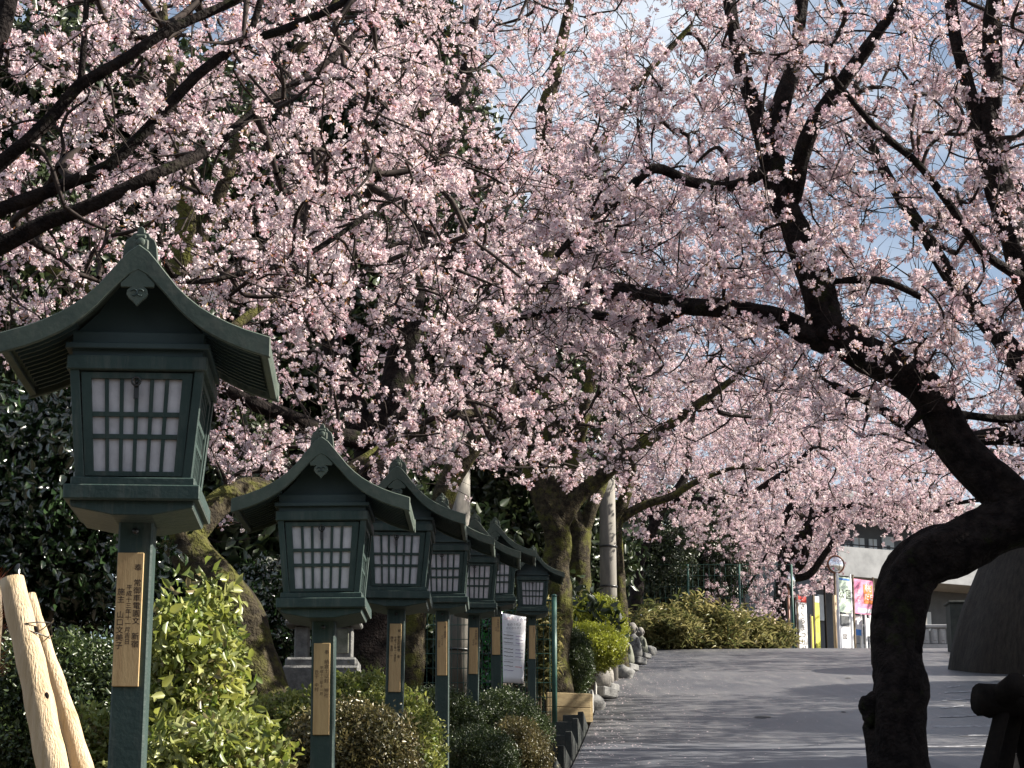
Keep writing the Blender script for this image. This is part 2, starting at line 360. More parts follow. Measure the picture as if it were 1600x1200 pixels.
# blossom petals that have fallen on the road, thickest along the kerb
M['fallen'] = mat('fallen_petal', (.62,.48,.50), .8, (.75,.64,.64), 50)
b = MB(); rr = random.Random(77)
for k in range(1300):
    Y = rr.uniform(17, 57); x = kerb_x(Y) + .05 + (rr.expovariate(2.2) if k % 3 else rr.uniform(0, 9)); a = rr.uniform(0, PI); s_ = rr.uniform(.008, .015)
    dx, dy = math.cos(a)*s_, math.sin(a)*s_; z = G(Y) + .010 + rr.uniform(0,.004); sl = (G(Y+.1)-G(Y))/.1
    b.add([(x-dx, Y-dy, z-dy*sl), (x+dy, Y-dx, z-dx*sl), (x+dx, Y+dy, z+dy*sl+.004), (x-dy, Y+dx, z+dx*sl)], [(0,1,2,3)])
tag(b.obj('fallen_petals', M['fallen'], None, None, 0, 'stuff'), 'pale pink fallen petals scattered on the road along the kerb', 'petals')

# ------------------------------------------------------------------ instanced clumps (petals and leaves)
def petal_cluster(seed, nf=9, spread=.028, fr=.0195):
    r = random.Random(seed); b = MB()
    for i in range(nf):
        d = Vector((r.gauss(0,1), r.gauss(0,1), r.gauss(0,1)+.1)).normalized(); c = d * spread * r.uniform(.6, 1.15)
        q = (d + Vector((r.gauss(0,.4), r.gauss(0,.4), r.gauss(0,.4)))).normalized().to_track_quat('Z','X').to_matrix()
        b.add([Vector((.0012,0,0)), Vector((-.0012,0,0)), c*.92], [(0,1,2)], 2)
        bud = r.random() < .22
        k = 3 if bud else 5; R = fr * (.5 if bud else r.uniform(.85, 1.15)); cup = 1.3 if bud else r.uniform(.25, .8); ph = r.uniform(0, 6)
        for j in range(k):
            t = ph + j/k*2*PI; w = .52 if k == 5 else .8
            def pt(rad, a, up): return c + q @ Vector((rad*math.cos(t+a), rad*math.sin(t+a), up))
            l = cup + r.uniform(-.15, .15)
            b.add([pt(0,0,0), pt(R*.62*math.cos(l*.6), -w, R*.62*math.sin(l*.6)), pt(R*math.cos(l), -w*.45, R*math.sin(l)), pt(R*.9*math.cos(l), 0, R*.88*math.sin(l)), pt(R*math.cos(l), w*.45, R*math.sin(l)), pt(R*.62*math.cos(l*.6), w, R*.62*math.sin(l*.6))],
                  [(0,1,2,3),(0,3,4,5)], 1 if bud else 0)
        if not bud:
            b.add([c + q @ Vector((.003*math.cos(a), .003*math.sin(a), .002)) for a in (0,2.1,4.2)], [(0,1,2)], 2)
    for i in range(3):
        d = Vector((r.gauss(0,1), r.gauss(0,1), r.gauss(0,1))).normalized(); s = d.cross(Vector((.3,.5,.8))).normalized()*.004
        b.add([d*.008 - s, d*.03 - s, d*.042, d*.03 + s], [(0,1,2,3)], 2)
    return bpy.data.objects.new('cluster_src', b.mesh('petal_cluster', [M['petal'], M['petal_deep'], M['calyx']]))
def leaf_cluster(seed, m, n=7, length=.04, width=.3, spread=.02, droop=.3, fold=.15):
    r = random.Random(seed); b = MB()
    for i in range(n):
        t = i*2.4 + r.uniform(-.4,.4); el = r.uniform(-.1, 1.1) - droop*.5
        d = Vector((math.cos(t)*math.cos(el), math.sin(t)*math.cos(el), math.sin(el))); s = Vector((-math.sin(t), math.cos(t), r.uniform(-.4,.4))).normalized(); up = d.cross(s)
        Ln = length*r.uniform(.7,1.15); w = Ln*width; o = Vector((r.gauss(0,1), r.gauss(0,1), r.gauss(0,1)))*spread
        p0 = o + d*.004; p1 = o + d*Ln*.45; p2 = o + d*Ln - up*(-1)*Ln*(-droop)*.3
        f = up*Ln*fold
        b.add([p0, p1*.75+p0*.25 - s*w*.8 + f, p1*.6+p2*.4 - s*w*.8 + f, p2, p1*.6+p2*.4 + s*w*.8 + f, p1*.75+p0*.25 + s*w*.8 + f, p1], [(0,1,6),(1,2,6),(2,3,6),(0,6,5),(6,4,5),(6,3,4)], 0, True)
    return bpy.data.objects.new('leaf_src', b.mesh('leaf_cluster', [m]))
SRC = {
 'blossom': [petal_cluster(i) for i in range(5)],
 'azalea': [leaf_cluster(20+i, M['azalea'], 8, .042, .24) for i in range(3)],
 'bronze': [leaf_cluster(30+i, M['azalea_brown'], 8, .026, .26) for i in range(3)],
 'dark': [leaf_cluster(40+i, M['dark_leaf'], 9, .028, .24) for i in range(3)],
 'camellia': [leaf_cluster(50+i, M['camellia'], 6, .068, .30, .04) for i in range(3)],
 'evergreen': [leaf_cluster(60+i, M['evergreen'], 12, .10, .28, .07) for i in range(3)],
 'gold': [leaf_cluster(70+i, M['gold_leaf'], 9, .030, .24) for i in range(3)],
 'sasa': [leaf_cluster(80+i, M['sasa'], 8, .16, .10, .04, .6) for i in range(3)],
}
NG = {}
def scatter_group(kind):
    if kind in NG: return NG[kind]
    ng = bpy.data.node_groups.new('scatter_' + kind, 'GeometryNodeTree')
    ng.interface.new_socket('Geometry', in_out='INPUT', socket_type='NodeSocketGeometry')
    ng.interface.new_socket('Geometry', in_out='OUTPUT', socket_type='NodeSocketGeometry')
    N = ng.nodes; L = ng.links; gi = N.new('NodeGroupInput'); go = N.new('NodeGroupOutput')
    ip = N.new('GeometryNodeInstanceOnPoints'); jn = N.new('GeometryNodeJoinGeometry')
    for o in SRC[kind]:
        oi = N.new('GeometryNodeObjectInfo'); oi.inputs[0].default_value = o
        g2 = N.new('GeometryNodeGeometryToInstance'); L.new(oi.outputs['Geometry'], g2.inputs[0]); L.new(g2.outputs[0], jn.inputs[0])
    def att(name, typ):
        a = N.new('GeometryNodeInputNamedAttribute'); a.data_type = typ; a.inputs[0].default_value = name; return a.outputs[0]
    L.new(gi.outputs[0], ip.inputs['Points']); L.new(jn.outputs[0], ip.inputs['Instance'])
    ip.inputs['Pick Instance'].default_value = True
    L.new(att('pick', 'INT'), ip.inputs['Instance Index'])
    e2r = N.new('FunctionNodeEulerToRotation'); L.new(att('rot', 'FLOAT_VECTOR'), e2r.inputs[0]); L.new(e2r.outputs[0], ip.inputs['Rotation'])
    L.new(att('size', 'FLOAT'), ip.inputs['Scale']); L.new(ip.outputs[0], go.inputs[0])
    NG[kind] = ng; return ng
def scatter(name, kind, P, size, parent=None, up=False, rgen=rng, tone=None):
    P = np.asarray(P, float).reshape(-1, 3); n = len(P)
    me = bpy.data.meshes.new(name); me.vertices.add(n); me.vertices.foreach_set('co', P.ravel())
    rot = rgen.uniform(0, 2*PI, (n, 3))
    if up: rot[:, 0] = rgen.normal(0, .45, n); rot[:, 1] = rgen.normal(0, .45, n)
    a = me.attributes.new('rot', 'FLOAT_VECTOR', 'POINT'); a.data.foreach_set('vector', rot.ravel())
    a = me.attributes.new('size', 'FLOAT', 'POINT'); a.data.foreach_set('value', (np.broadcast_to(size, n) * (rgen.uniform(.55, 1.25, n) if kind == 'blossom' else rgen.uniform(.7, 1.3, n))).astype(float))
    a = me.attributes.new('tone', 'FLOAT', 'POINT'); a.data.foreach_set('value', rgen.uniform(0, 1, n) if tone is None else tone)
    a = me.attributes.new('pick', 'INT', 'POINT'); a.data.foreach_set('value', rgen.integers(0, len(SRC[kind]), n))
    o = bpy.data.objects.new(name, me); COL.objects.link(o); o.parent = parent; o['kind'] = 'stuff'
    md = o.modifiers.new('scatter', 'NODES'); md.node_group = scatter_group(kind)
    return o

# ------------------------------------------------------------------ cherry trees
def smooth_path(P, R, step):
    P = np.array(P, float); R = np.array(R, float); n = len(P); outp = []; outr = []
    for i in range(n-1):
        p0 = P[max(i-1,0)]; p1 = P[i]; p2 = P[i+1]; p3 = P[min(i+2,n-1)]
        k = max(1, int(round(np.linalg.norm(p2-p1)/step)))
        for j in range(k):
            t = j/k; a = .5*((2*p1) + (-p0+p2)*t + (2*p0-5*p1+4*p2-p3)*t*t + (-p0+3*p1-3*p2+p3)*t**3)
            outp.append(a); outr.append(R[i]*(1-t)+R[i+1]*t)
    outp.append(P[-1]); outr.append(R[-1])
    return np.array(outp), np.array(outr)
def twig_mesh(A, B, C, r0):
    """bent three-sided twigs, all at once"""
    n = len(A); d = C - A; d /= np.linalg.norm(d, axis=1)[:, None] + 1e-9
    a = np.tile(np.array([[.31,.52,.79]]), (n,1)); U = np.cross(d, a); U /= np.linalg.norm(U, axis=1)[:, None] + 1e-9; V = np.cross(d, U)
    vs = []
    for (Q, s) in ((A, 1.0), (B, .75)):
        for k in range(3):
            t = k/3*2*PI; vs.append(Q + (r0*s)[:, None]*(math.cos(t)*U + math.sin(t)*V))
    vs.append(C); v = np.stack(vs, 1).reshape(-1, 3)
    base = np.array([(0,1,4,3),(1,2,5,4),(2,0,3,5)]); tri = np.array([(3,4,6),(4,5,6),(5,3,6)])
    o = (np.arange(n)*7)[:, None, None]
    return v, (base[None]+o).reshape(-1,4), (tri[None]+o).reshape(-1,3)
def grow_tree(name, label, limbs, fills, scale=1.0, step=.13, trunk_mat='bark', sides=14, bump=.12, twigs=.8, per_twig=(2,5), group='cherry trees in blossom', seed=1, bloom=1.0, twig_r=.0034, maxlen=2.6, cat='cherry tree', bloom_r=.02, clump=-.04):
    r = np.random.default_rng(seed); rr = random.Random(seed)
    base = W(*limbs[0][0][:3]); bz = min(base.z, bank(base.y) if base.x < kerb_x(base.y) else G(base.y)) - .05
    loc = Vector((base.x, base.y, bz))
    root = thing(name, label, cat, loc, 0, group)
    pos = np.zeros((60000, 3)); par = np.full(60000, -1); rad = np.zeros(60000); nn = 0
    trunk = MB(); tw = MB()
    lv = np.array(loc)
    for li, L in enumerate(limbs):
        P = [np.array(W(*q[:3])) for q in L]; R = [q[3] for q in L]
        if li == 0 and P[0][2] > bz + .02:
            P.insert(0, np.array([P[0][0]*1.0, P[0][1], bz])); R.insert(0, R[0]*1.3)
        if li and nn:
            k = int(np.argmin(np.linalg.norm(pos[:nn] - P[0], axis=1))); par0 = k
            if np.linalg.norm(pos[k]-P[0]) > .02: P.insert(0, pos[k].copy()); R.insert(0, min(R[0]*1.1, rad[k]))
        else: par0 = -1
        P, R = smooth_path(P, R, step*.8)
        if len(P) > 3:
            w = np.cumsum(r.normal(0, 1, P.shape), axis=0)*.0; 
            for i in range(1, len(P)):
                P[i] += np.array(noise.noise_vector(Vector(P[i])*1.9/max(scale,.6)))*R[i]*.55
        lm = trunk if li == 0 else MB()
        lm.tube(P - lv, R, sides if R.max() > .06 else 8, 0, True, bump, seed*3+li)
        if li: lm.obj('limb', M[trunk_mat], root)
        for i in range(len(P)):
            pos[nn] = P[i]; rad[nn] = R[i]; par[nn] = (nn-1) if i else par0; nn += 1
    nl = nn
    cnt = np.zeros(60000)
    # targets
    T = []
    for (x0,y0,x1,y1,Y0,Y1,n) in fills:
        n = int(n*1.0); xs = r.uniform(x0,x1,n); ys = r.uniform(y0,y1,n); Ys = r.uniform(Y0,Y1,n)
        T += [tuple(W(a,b,c)) for a,b,c in zip(xs,ys,Ys)]
    T = np.array(T); gr = np.array([G(t) for t in T[:,1]]); T = T[T[:,2] > gr + 1.1]
    dl = np.array([np.min(np.linalg.norm(pos[:nl]-t, axis=1)) for t in T]); T = T[np.argsort(dl)]
    paths = []
    for t in T:
        d = np.linalg.norm(pos[:nn]-t, axis=1) + (rad[:nn] > .09)*.25; k = int(np.argmin(d)); D = np.linalg.norm(pos[k]-t)
        if D > maxlen*scale*1.6 or D < .12*scale: continue
        a = pos[k]; n = max(2, int(D/(step*scale))); pk = par[k]
        tan = (a - pos[pk]) if pk >= 0 else np.array([0,0,1.0]); tan = tan/(np.linalg.norm(tan)+1e-9)
        c = a + tan*D*.35 + np.array([0,0,1])*D*.10 + r.normal(0,.09,3)*D
        s = np.linspace(0,1,n+1)[1:,None]; Q = (1-s)**2*a + 2*s*(1-s)*c + s*s*t
        Q += np.cumsum(r.normal(0, .014*scale, Q.shape), axis=0)
        idx = [k]
        for q in Q:
            pos[nn] = q; par[nn] = idx[-1]; idx.append(nn); nn += 1
        cnt[nn-1] += 1; paths.append(idx)
        if nn > 59000: break
    for i in range(nn-1, nl-1, -1):
        if par[i] >= 0: cnt[par[i]] += cnt[i]
    rad[nl:nn] = .0034*max(1, scale**.6)*np.maximum(cnt[nl:nn],1)**.47
    for idx in paths:
        R = rad[idx].copy(); R[0] = min(R[0], R[1]*1.15); R[-1] *= .6
        Pq = pos[idx].copy()
        if R.max() > .007:
            Pq[1:-1] = Pq[1:-1]*.5 + (Pq[:-2] + Pq[2:])*.25
            Pq, R = smooth_path(Pq, R, step*scale*.45)
        tw.tube(Pq-lv, R, 6 if R.max() > .02 else (4 if R.max() > .008 else 3), 0, False)
    thin = np.arange(nl, nn); thin = thin[rad[nl:nn] < bloom_r*max(1, scale**.6)]
    blos = [pos[thin][r.random(len(thin)) < .7*bloom] + r.normal(0,.02,(1,3))]
    # twigs
    k = int(len(thin)*twigs); src = pos[r.choice(thin, k)]
    d = r.normal(0,1,(k,3)); d[:,2] += .25; d /= np.linalg.norm(d,axis=1)[:,None]; ln = r.uniform(.10,.38,k)*scale
    C = src + d*ln[:,None]; B = src + d*(ln*.5)[:,None] + r.normal(0,.12,(k,3))*ln[:,None]
    v, q4, q3 = twig_mesh(src-lv, B-lv, C-lv, np.full(k, twig_r)*max(1, scale**.7))
    m = r.integers(per_twig[0], per_twig[1]+1, k)
    for j in range(per_twig[1]):
        s = m > j; t = r.random(s.sum())[:,None]; P = np.where(t < .5, src[s]*(1-2*t)+B[s]*2*t, B[s]*(2-2*t)+C[s]*(2*t-1)) if j else C[s]
        blos.append(P + r.normal(0, .018*scale, P.shape))
    blos = np.concatenate(blos)
    if bloom < 1: blos = blos[r.random(len(blos)) < bloom]
    q = 1/(.22*scale); nv = np.array([noise.noise(Vector((p[0]*q, p[1]*q, p[2]*q))) for p in blos])
    blos = blos[(nv + r.normal(0,.10,len(nv))) > clump]
    trunk.obj('trunk', M[trunk_mat], root)
    tw.obj('branches', M['twig'], root, None, 0, 'stuff')
    me = bpy.data.meshes.new('twigs'); faces = [tuple(x) for x in q4.tolist()] + [tuple(x) for x in q3.tolist()]
    me.from_pydata(v.tolist(), [], faces); me.materials.append(M['twig']); o = link('twigs', me, root, None, 0, 'stuff')
    tone = np.clip(r.normal(.5,.25,len(blos)),0,1)
    scatter('crown', 'blossom', blos-lv, scale, root, False, r, tone)
    print(name, 'targets', len(T), 'nodes', nn, 'clusters', len(blos), 'twigs', k)
    return root

def L_(Y, *pts):
    """a limb drawn at one depth (or drifting): points are (x, y, radius[, depth offset])"""
    return [(p[0], p[1], Y + (p[3] if len(p) > 3 else 0), p[2]) for p in pts]

# right-hand foreground tree, dark, bowed trunk
grow_tree('cherry_tree', 'dark foreground cherry tree with bowed trunk, right of the lanterns', [
  L_(13, (1425,1340,.22),(1408,1200,.185),(1396,1110,.175),(1394,1010,.150),(1404,940,.165),(1450,885,.170),(1520,838,.165),(1600,800,.175),(1660,765,.16)),
  L_(13, (1595,800,0.153),(1550,745,0.140),(1500,690,0.131),(1462,640,0.122),(1410,585,0.113),(1350,548,0.108),(1300,500,0.113),(1265,430,0.104),(1235,350,0.090),(1213,285,0.086),(1203,225,0.081),(1180,165,0.054),(1156,90,0.047),(1140,0,0.043),(1128,-110,0.036)),
  L_(13, (1203,235,0.072),(1225,150,0.056),(1245,80,0.045,.1),(1252,0,0.041,.2),(1258,-110,0.032,.3)),
  L_(13, (1235,320,0.054),(1262,220,0.054,-.2),(1300,150,0.050,-.3),(1345,88,0.041,-.4),(1400,10,0.036,-.5),(1450,-80,0.027,-.5)),
  L_(13, (1340,548,0.090),(1270,522,0.077),(1210,494,0.065),(1130,482,0.059),(1060,478,0.050,.2),(985,455,0.041,.4),(900,448,0.032,.6),(820,440,0.018,.9)),
  L_(13, (1075,480,0.041,.1),(1010,508,0.041,.2),(950,496,0.032,.3),(880,482,0.023,.4),(800,500,0.013,.6)),
  L_(13, (1205,262,0.041),(1150,290,0.036,-.1),(1080,283,0.034,-.2),(1020,262,0.032,-.3),(975,300,0.027,-.3),(920,345,0.023,-.4),(870,400,0.016,-.5)),
  L_(13, (1650,770,0.135),(1690,640,0.117),(1640,500,0.104),(1600,430,0.099),(1573,330,0.086),(1552,230,0.077),(1545,120,0.068),(1560,0,0.063),(1570,-110,0.054)),
  L_(13, (1570,320,0.054),(1535,220,0.050),(1510,130,0.045),(1490,40,0.041),(1478,-80,0.032)),
  L_(13, (1610,440,0.045),(1540,400,0.027,-.3),(1470,300,0.027,-.5),(1430,250,0.025,-.6),(1360,190,0.023,-.7),(1300,120,0.016,-.8)),
  L_(13, (1300,440,0.018,.0),(1340,436,0.027,-.1),(1390,440,0.023,-.2),(1450,470,0.018,-.2)),
  L_(13, (1450,640,0.045),(1520,650,0.027,.2),(1580,655,0.027,.3),(1640,640,0.023,.4)),
 ], [(960,-150,1700,130,11.6,14.6,230),(880,130,1700,480,11.8,14.8,330),(1150,480,1700,640,12,14.6,120),(800,300,1150,560,12.6,14.4,150),(1600,-200,2100,700,11,15,120)],
 sides=32, bump=.22, seed=11, bloom=.95, twigs=1.8, per_twig=(1,4), step=.08, clump=-.03)

# upper-left limbs of a tree that stands just outside the frame
grow_tree('cherry_tree', 'nearest cherry tree, thick dark limbs rising to the right above the first lantern', [
  L_(9.5, (-420,1500,0.170),(-420,1000,0.145),(-330,700,0.119),(-240,520,0.085),(-130,440,0.064),(-10,393,0.043),(66,352,0.038),(150,318,0.036),(240,270,0.030),(330,230,0.025,.2),(420,160,0.021,.4),(520,90,0.017,.6),(600,0,0.013,.8)),
  L_(9.5, (-130,430,0.051),(-30,345,0.038),(70,303,0.034),(162,262,0.031),(201,227,0.029),(262,166,0.027),(306,118,0.027),(372,70,0.025),(437,48,0.024),(481,30,0.022),(547,0,0.019),(620,-60,0.015)),
  L_(9.5, (-100,300,.055,-.5),(-14,90,.05,-.6),(12,10,.046,-.6),(30,-90,.04,-.6)),
  L_(9.5, (365,78,0.019),(395,40,0.017),(407,0,0.017),(420,-80,0.014)),
  L_(9.5, (-240,510,0.051),(-80,330,0.038,-.3),(39,223,0.031,-.4),(87,175,0.031,-.4),(122,135,0.031,-.4),(197,92,0.027,-.4),(262,48,0.025,-.4),(363,0,0.023,-.3),(470,-60,0.019,-.2)),
  L_(9.5, (125,130,0.017,-.4),(131,70,0.014,-.4),(136,0,0.014,-.4),(140,-90,0.012,-.4)),
  L_(9.5, (240,270,0.017,0),(270,430,0.015,.3),(394,424,0.015,.5),(472,402,0.015,.6),(547,354,0.014,.7),(590,324,0.012,.8),(680,290,0.009,1)),
 ], [(-300,-160,700,130,8.6,11.8,330),(-200,130,700,480,8.8,12,380),(-200,480,100,560,9,12,25),(420,200,900,560,10,12.5,110)],
 seed=12, sides=12, bloom=1.0, twigs=.85, clump=.05)

# leaning mossy trunk behind the first lantern
grow_tree('cherry_tree', 'cherry tree with thick leaning mossy trunk behind the first lantern post', [
  L_(16.2, (465,1210,0.249),(430,1110,0.209),(385,1010,0.191),(335,920,0.178),(292,840,0.164),(262,740,0.151),(255,620,0.133),(262,520,0.115),(285,430,0.107),(300,330,0.089),(285,230,0.071),(266,120,0.058),(255,20,0.044),(250,-110,0.036)),
  L_(16.2, (290,420,0.071),(335,330,0.053),(372,230,0.049),(420,130,0.040),(500,40,0.031),(560,-60,0.018)),
  L_(16.2, (300,835,0.107),(345,785,0.102,.3),(395,765,0.098,.6),(455,780,0.089,.9),(530,745,0.075,1.3),(600,700,0.062,1.7),(690,655,0.049,2),(780,640,0.036,2.3)),
  L_(16.2, (260,600,0.062),(330,540,0.044,.3),(420,470,0.036,.6),(500,420,0.027,.9),(620,380,0.018,1.2)),
  L_(16.2, (258,560,0.053),(180,480,0.044,.3),(80,420,0.036,.6),(-40,380,0.027,.8)),
 ], [(-100,-120,950,250,14.8,18.6,420),(-60,250,950,600,14.8,18.6,430),(330,600,900,760,15,18.6,120),(330,700,430,850,17,18.6,22)],
 trunk_mat='bark_moss', sides=22, bump=.16, seed=13, scale=1.08, bloom=1.0, twigs=.8, clump=-.03)

# central tree behind the second and third lanterns
grow_tree('cherry_tree', 'dark spreading cherry tree rising behind the second and third lanterns', [
  L_(21, (560,1130,.34),(572,1000,.30),(580,880,.28),(588,780,.26),(600,690,.22),(625,590,.17),(640,470,.14),(660,340,.11),(700,210,.085),(730,90,.06),(750,-60,.04)),
  L_(21, (592,740,.17),(548,640,.13),(520,530,.11),(505,420,.09),(470,300,.07),(440,170,.05),(430,30,.03)),
  L_(21, (598,710,.13),(680,670,.10,.2),(760,600,.085,.4),(840,520,.07,.6),(900,400,.055,.8),(960,300,.04,1)),
  L_(21, (600,700,.10),(520,680,.09,-.4),(420,640,.07,-.8),(340,600,.05,-1.0)),
 ], [(250,-140,1050,200,18.5,24,360),(250,200,1060,520,18.5,24,420),(330,520,1060,740,18.5,24,260)],
 scale=1.18, seed=14, sides=14, bloom=1, twigs=.8, clump=-.06)
grow_tree('cherry_tree', 'tall cherry tree with straight brownish upper trunk, above the middle lanterns', [
  L_(26, (640,1080,.17),(655,900,.16),(700,760,.15),(790,600,.14),(848,480,.13),(860,330,.13),(852,200,.11),(868,110,.09),(890,0,.06),(900,-100,.04)),
  L_(26, (862,340,.08),(930,240,.06),(1000,130,.05),(1080,40,.035)),
  L_(26, (850,470,.08),(780,360,.06),(720,280,.05),(650,160,.035)),
 ], [(560,-140,1300,250,24.5,29,260),(560,250,1250,600,24.5,29,260)],
 scale=1.35, seed=15, sides=12, trunk_mat='bark_moss', bloom=.9)

grow_tree('cherry_tree', 'mossy cherry tree forking low beside the last lantern and the green fence post', [
  L_(30.5, (866,1130,.26),(866,1000,.21),(868,900,.20),(866,825,.21),(836,745,.15),(812,680,.115),(800,600,.09),(780,500,.07),(770,400,.05)),
  L_(30.5, (866,825,.17),(863,745,.14),(860,650,.12),(848,550,.09),(860,440,.06)),
  L_(30.5, (868,830,.17),(884,770,.14),(900,700,.12),(915,640,.10),(930,560,.07),(960,470,.05)),
  L_(30.5, (875,812,.16),(920,757,.12),(975,715,.10),(1030,675,.085),(1080,640,.07),(1130,600,.05),(1190,560,.035)),
 ], [(600,250,1250,560,28,34,330),(600,560,1200,740,28,34,230)],
 scale=1.45, seed=16, sides=14, trunk_mat='bark_moss', bloom=.95)
grow_tree('cherry_tree', 'short mossy cherry tree with stubby fork just left of the concrete pole', [
  L_(39, (904,985,.26),(905,930,.23),(905,880,.22),(902,830,.22),(890,790,.14),(880,740,.11),(870,670,.08)),
  L_(39, (906,840,.16),(922,800,.13),(940,755,.10),(955,690,.08),(975,620,.05)),
 ], [(790,500,1100,760,36.5,41,150)], scale=1.6, seed=17, sides=12, trunk_mat='bark_moss', bloom=.9)
grow_tree('cherry_tree', 'slender cherry tree with pale sunlit edge just right of the concrete pole', [
  L_(43, (968,1000,.20),(966,930,.17),(962,870,.15),(966,820,.15),(978,775,.12),(990,720,.09),(1010,640,.07),(1030,560,.05)),
  L_(43, (968,815,.11),(1010,788,.09),(1050,775,.075),(1090,752,.06),(1150,730,.04),(1200,735,.03)),
 ], [(900,480,1250,770,40.5,46,230)], scale=1.7, seed=18, sides=12, trunk_mat='bark_moss', bloom=.9)
grow_tree('cherry_tree', 'far sunlit cherry tree with black forked trunk beside the round road mirror', [
  L_(75, (1185,1060,.50),(1205,985,.36),(1222,925,.33),(1230,890,.32),(1220,848,.22),(1222,815,.20),(1236,790,.15),(1230,740,.10),(1240,680,.07)),
  L_(75, (1232,890,.22),(1240,865,.20),(1260,828,.17),(1284,800,.13),(1333,787,.11),(1370,780,.09),(1414,790,.08),(1462,798,.07),(1500,809,.05)),
  L_(75, (1232,895,.18),(1252,880,.17),(1266,835,.14),(1270,790,.10),(1290,730,.07)),
  L_(75, (1236,905,.15),(1264,898,.14),(1289,866,.12),(1311,833,.10),(1340,800,.07),(1380,750,.05)),
 ], [(1080,600,1500,800,70,80,560),(1290,770,1500,825,70,78,120),(1110,780,1320,880,71,79,170)], scale=2.4, seed=19, sides=12, bloom=1, twigs=1.0, maxlen=2.2, clump=-.25)
grow_tree('cherry_tree', 'farthest sunlit cherry tree, a pale pink arch low over the end of the road', [
  L_(88, (1120,1080,.4),(1122,960,.3),(1130,880,.25),(1150,800,.2),(1180,730,.14),(1220,670,.08)),
  L_(88, (1130,880,.18),(1060,810,.14),(1000,760,.10),(950,720,.06)),
  L_(88, (1140,850,.18),(1240,790,.14),(1340,760,.10),(1440,750,.06))], [(940,610,1500,830,84,92,700),(1040,800,1300,930,84,90,260)], scale=2.9, seed=29, bloom=1, twigs=1.0, maxlen=2.2, clump=-.3, per_twig=(3,6))
grow_tree('cherry_tree', 'bright pink cherry tree behind the slender tree and bamboo grass bank', [
  L_(60, (985,1030,.22),(990,940,.2),(1000,880,.17),(1030,800,.14),(1070,740,.12),(1080,660,.10),(1090,580,.06)),
  L_(60, (1050,780,.12),(1150,780,.10),(1210,750,.09),(1270,700,.05)),
  L_(60, (1020,820,.10),(1010,790,.09),(990,760,.08),(950,700,.05)),
 ], [(930,560,1330,790,56,64,560),(960,780,1200,850,58,64,90)], scale=2.1, seed=20, bloom=1, twigs=1.0, maxlen=2.2, clump=-.2)
grow_tree('cherry_tree', 'young thin cherry tree with drooping pale pink branches over the bank', [
  L_(66, (1168,1040,.10),(1165,1000,.08),(1160,930,.07),(1145,860,.05),(1138,810,.04)),
  L_(66, (1160,930,.05),(1185,890,.04),(1200,860,.03)),
  L_(66, (1150,880,.04),(1120,850,.03),(1100,830,.03)),
 ], [(1090,800,1225,970,64,69,260)], scale=2.1, seed=21, bloom=1, twigs=1.2)
grow_tree('cherry_tree', 'far cherry tree whose crown hangs over the grey building roof', [
  L_(68, (1700,1100,.4),(1690,950,.3),(1670,850,.25),(1640,780,.2),(1580,720,.15),(1500,700,.1),(1430,700,.06)),
  L_(68, (1660,830,.15),(1600,800,.12),(1540,780,.08),(1480,790,.05)),
 ], [(1330,600,1750,800,64,72,330)], scale=2.3, seed=22, bloom=1, twigs=.9, maxlen=2.2)
grow_tree('cherry_tree', 'cherry tree at the right road edge, its thin crown seen behind the bowed tree', [
  L_(25, (1720,1200,.3),(1715,1000,.26),(1690,800,.22),(1640,640,.18),(1560,520,.13),(1480,420,.10),(1400,300,.07),(1340,180,.05)),
  L_(25, (1660,700,.15),(1560,680,.11),(1460,690,.08),(1380,640,.06),(1300,600,.04)),
  L_(25, (1640,640,.15),(1650,480,.12),(1600,330,.09),(1560,200,.07),(1530,60,.05)),
 ], [(1080,-60,1800,420,22,28,420),(1200,420,1800,700,22,28,260)], scale=1.35, seed=23, bloom=1, twigs=1.1, clump=-.06)

# trees along the right side of the road; most of them stand outside the frame and shade the road
grow_tree('cherry_tree', 'cherry tree on the right verge whose twigs enter at the right edge', [
  L_(19, (2360,1500,.3),(2350,1200,.26),(2330,900,.22),(2280,640,.17),(2200,420,.12),(2120,200,.07)),
  L_(19, (2330,850,.15),(2200,700,.12),(2060,600,.08),(1900,520,.05)),
  L_(19, (2330,850,.15),(2480,680,.12),(2600,520,.08),(2700,380,.05))], [(1780,-500,2900,420,17.6,25,1000),(1800,420,2800,800,17.6,25,700)], maxlen=4, clump=-.2, per_twig=(3,6), scale=1.5, seed=24, bloom=1, sides=8)
grow_tree('cherry_tree', 'cherry tree on the far right verge, past the marks painted on the road', [
  L_(31, (1960,1240,.3),(1955,1000,.26),(1950,850,.22),(1920,640,.17),(1880,480,.12),(1830,350,.07)),
  L_(31, (1950,850,.15),(1860,740,.12),(1780,660,.08),(1700,600,.05)),
  L_(31, (1950,850,.15),(2050,720,.12),(2140,620,.08),(2250,540,.05))], [(1640,-200,2350,560,25,37,1000),(1640,560,2300,850,26,36,650)], maxlen=4, clump=-.2, per_twig=(3,6), scale=1.6, seed=25, bloom=1, sides=8)
grow_tree('cherry_tree', 'cherry tree behind the dark rock mound, crown cut by the right edge', [
  L_(50, (1750,1100,.3),(1745,950,.26),(1740,800,.22),(1720,680,.17),(1690,560,.12),(1650,460,.07)),
  L_(50, (1740,820,.15),(1680,740,.12),(1620,690,.08),(1560,660,.05)),
  L_(50, (1740,820,.15),(1800,740,.12),(1860,660,.08))], [(1560,380,2050,850,45,56,700)], maxlen=4, clump=-.2, per_twig=(3,6), scale=1.9, seed=26, bloom=1, sides=8)
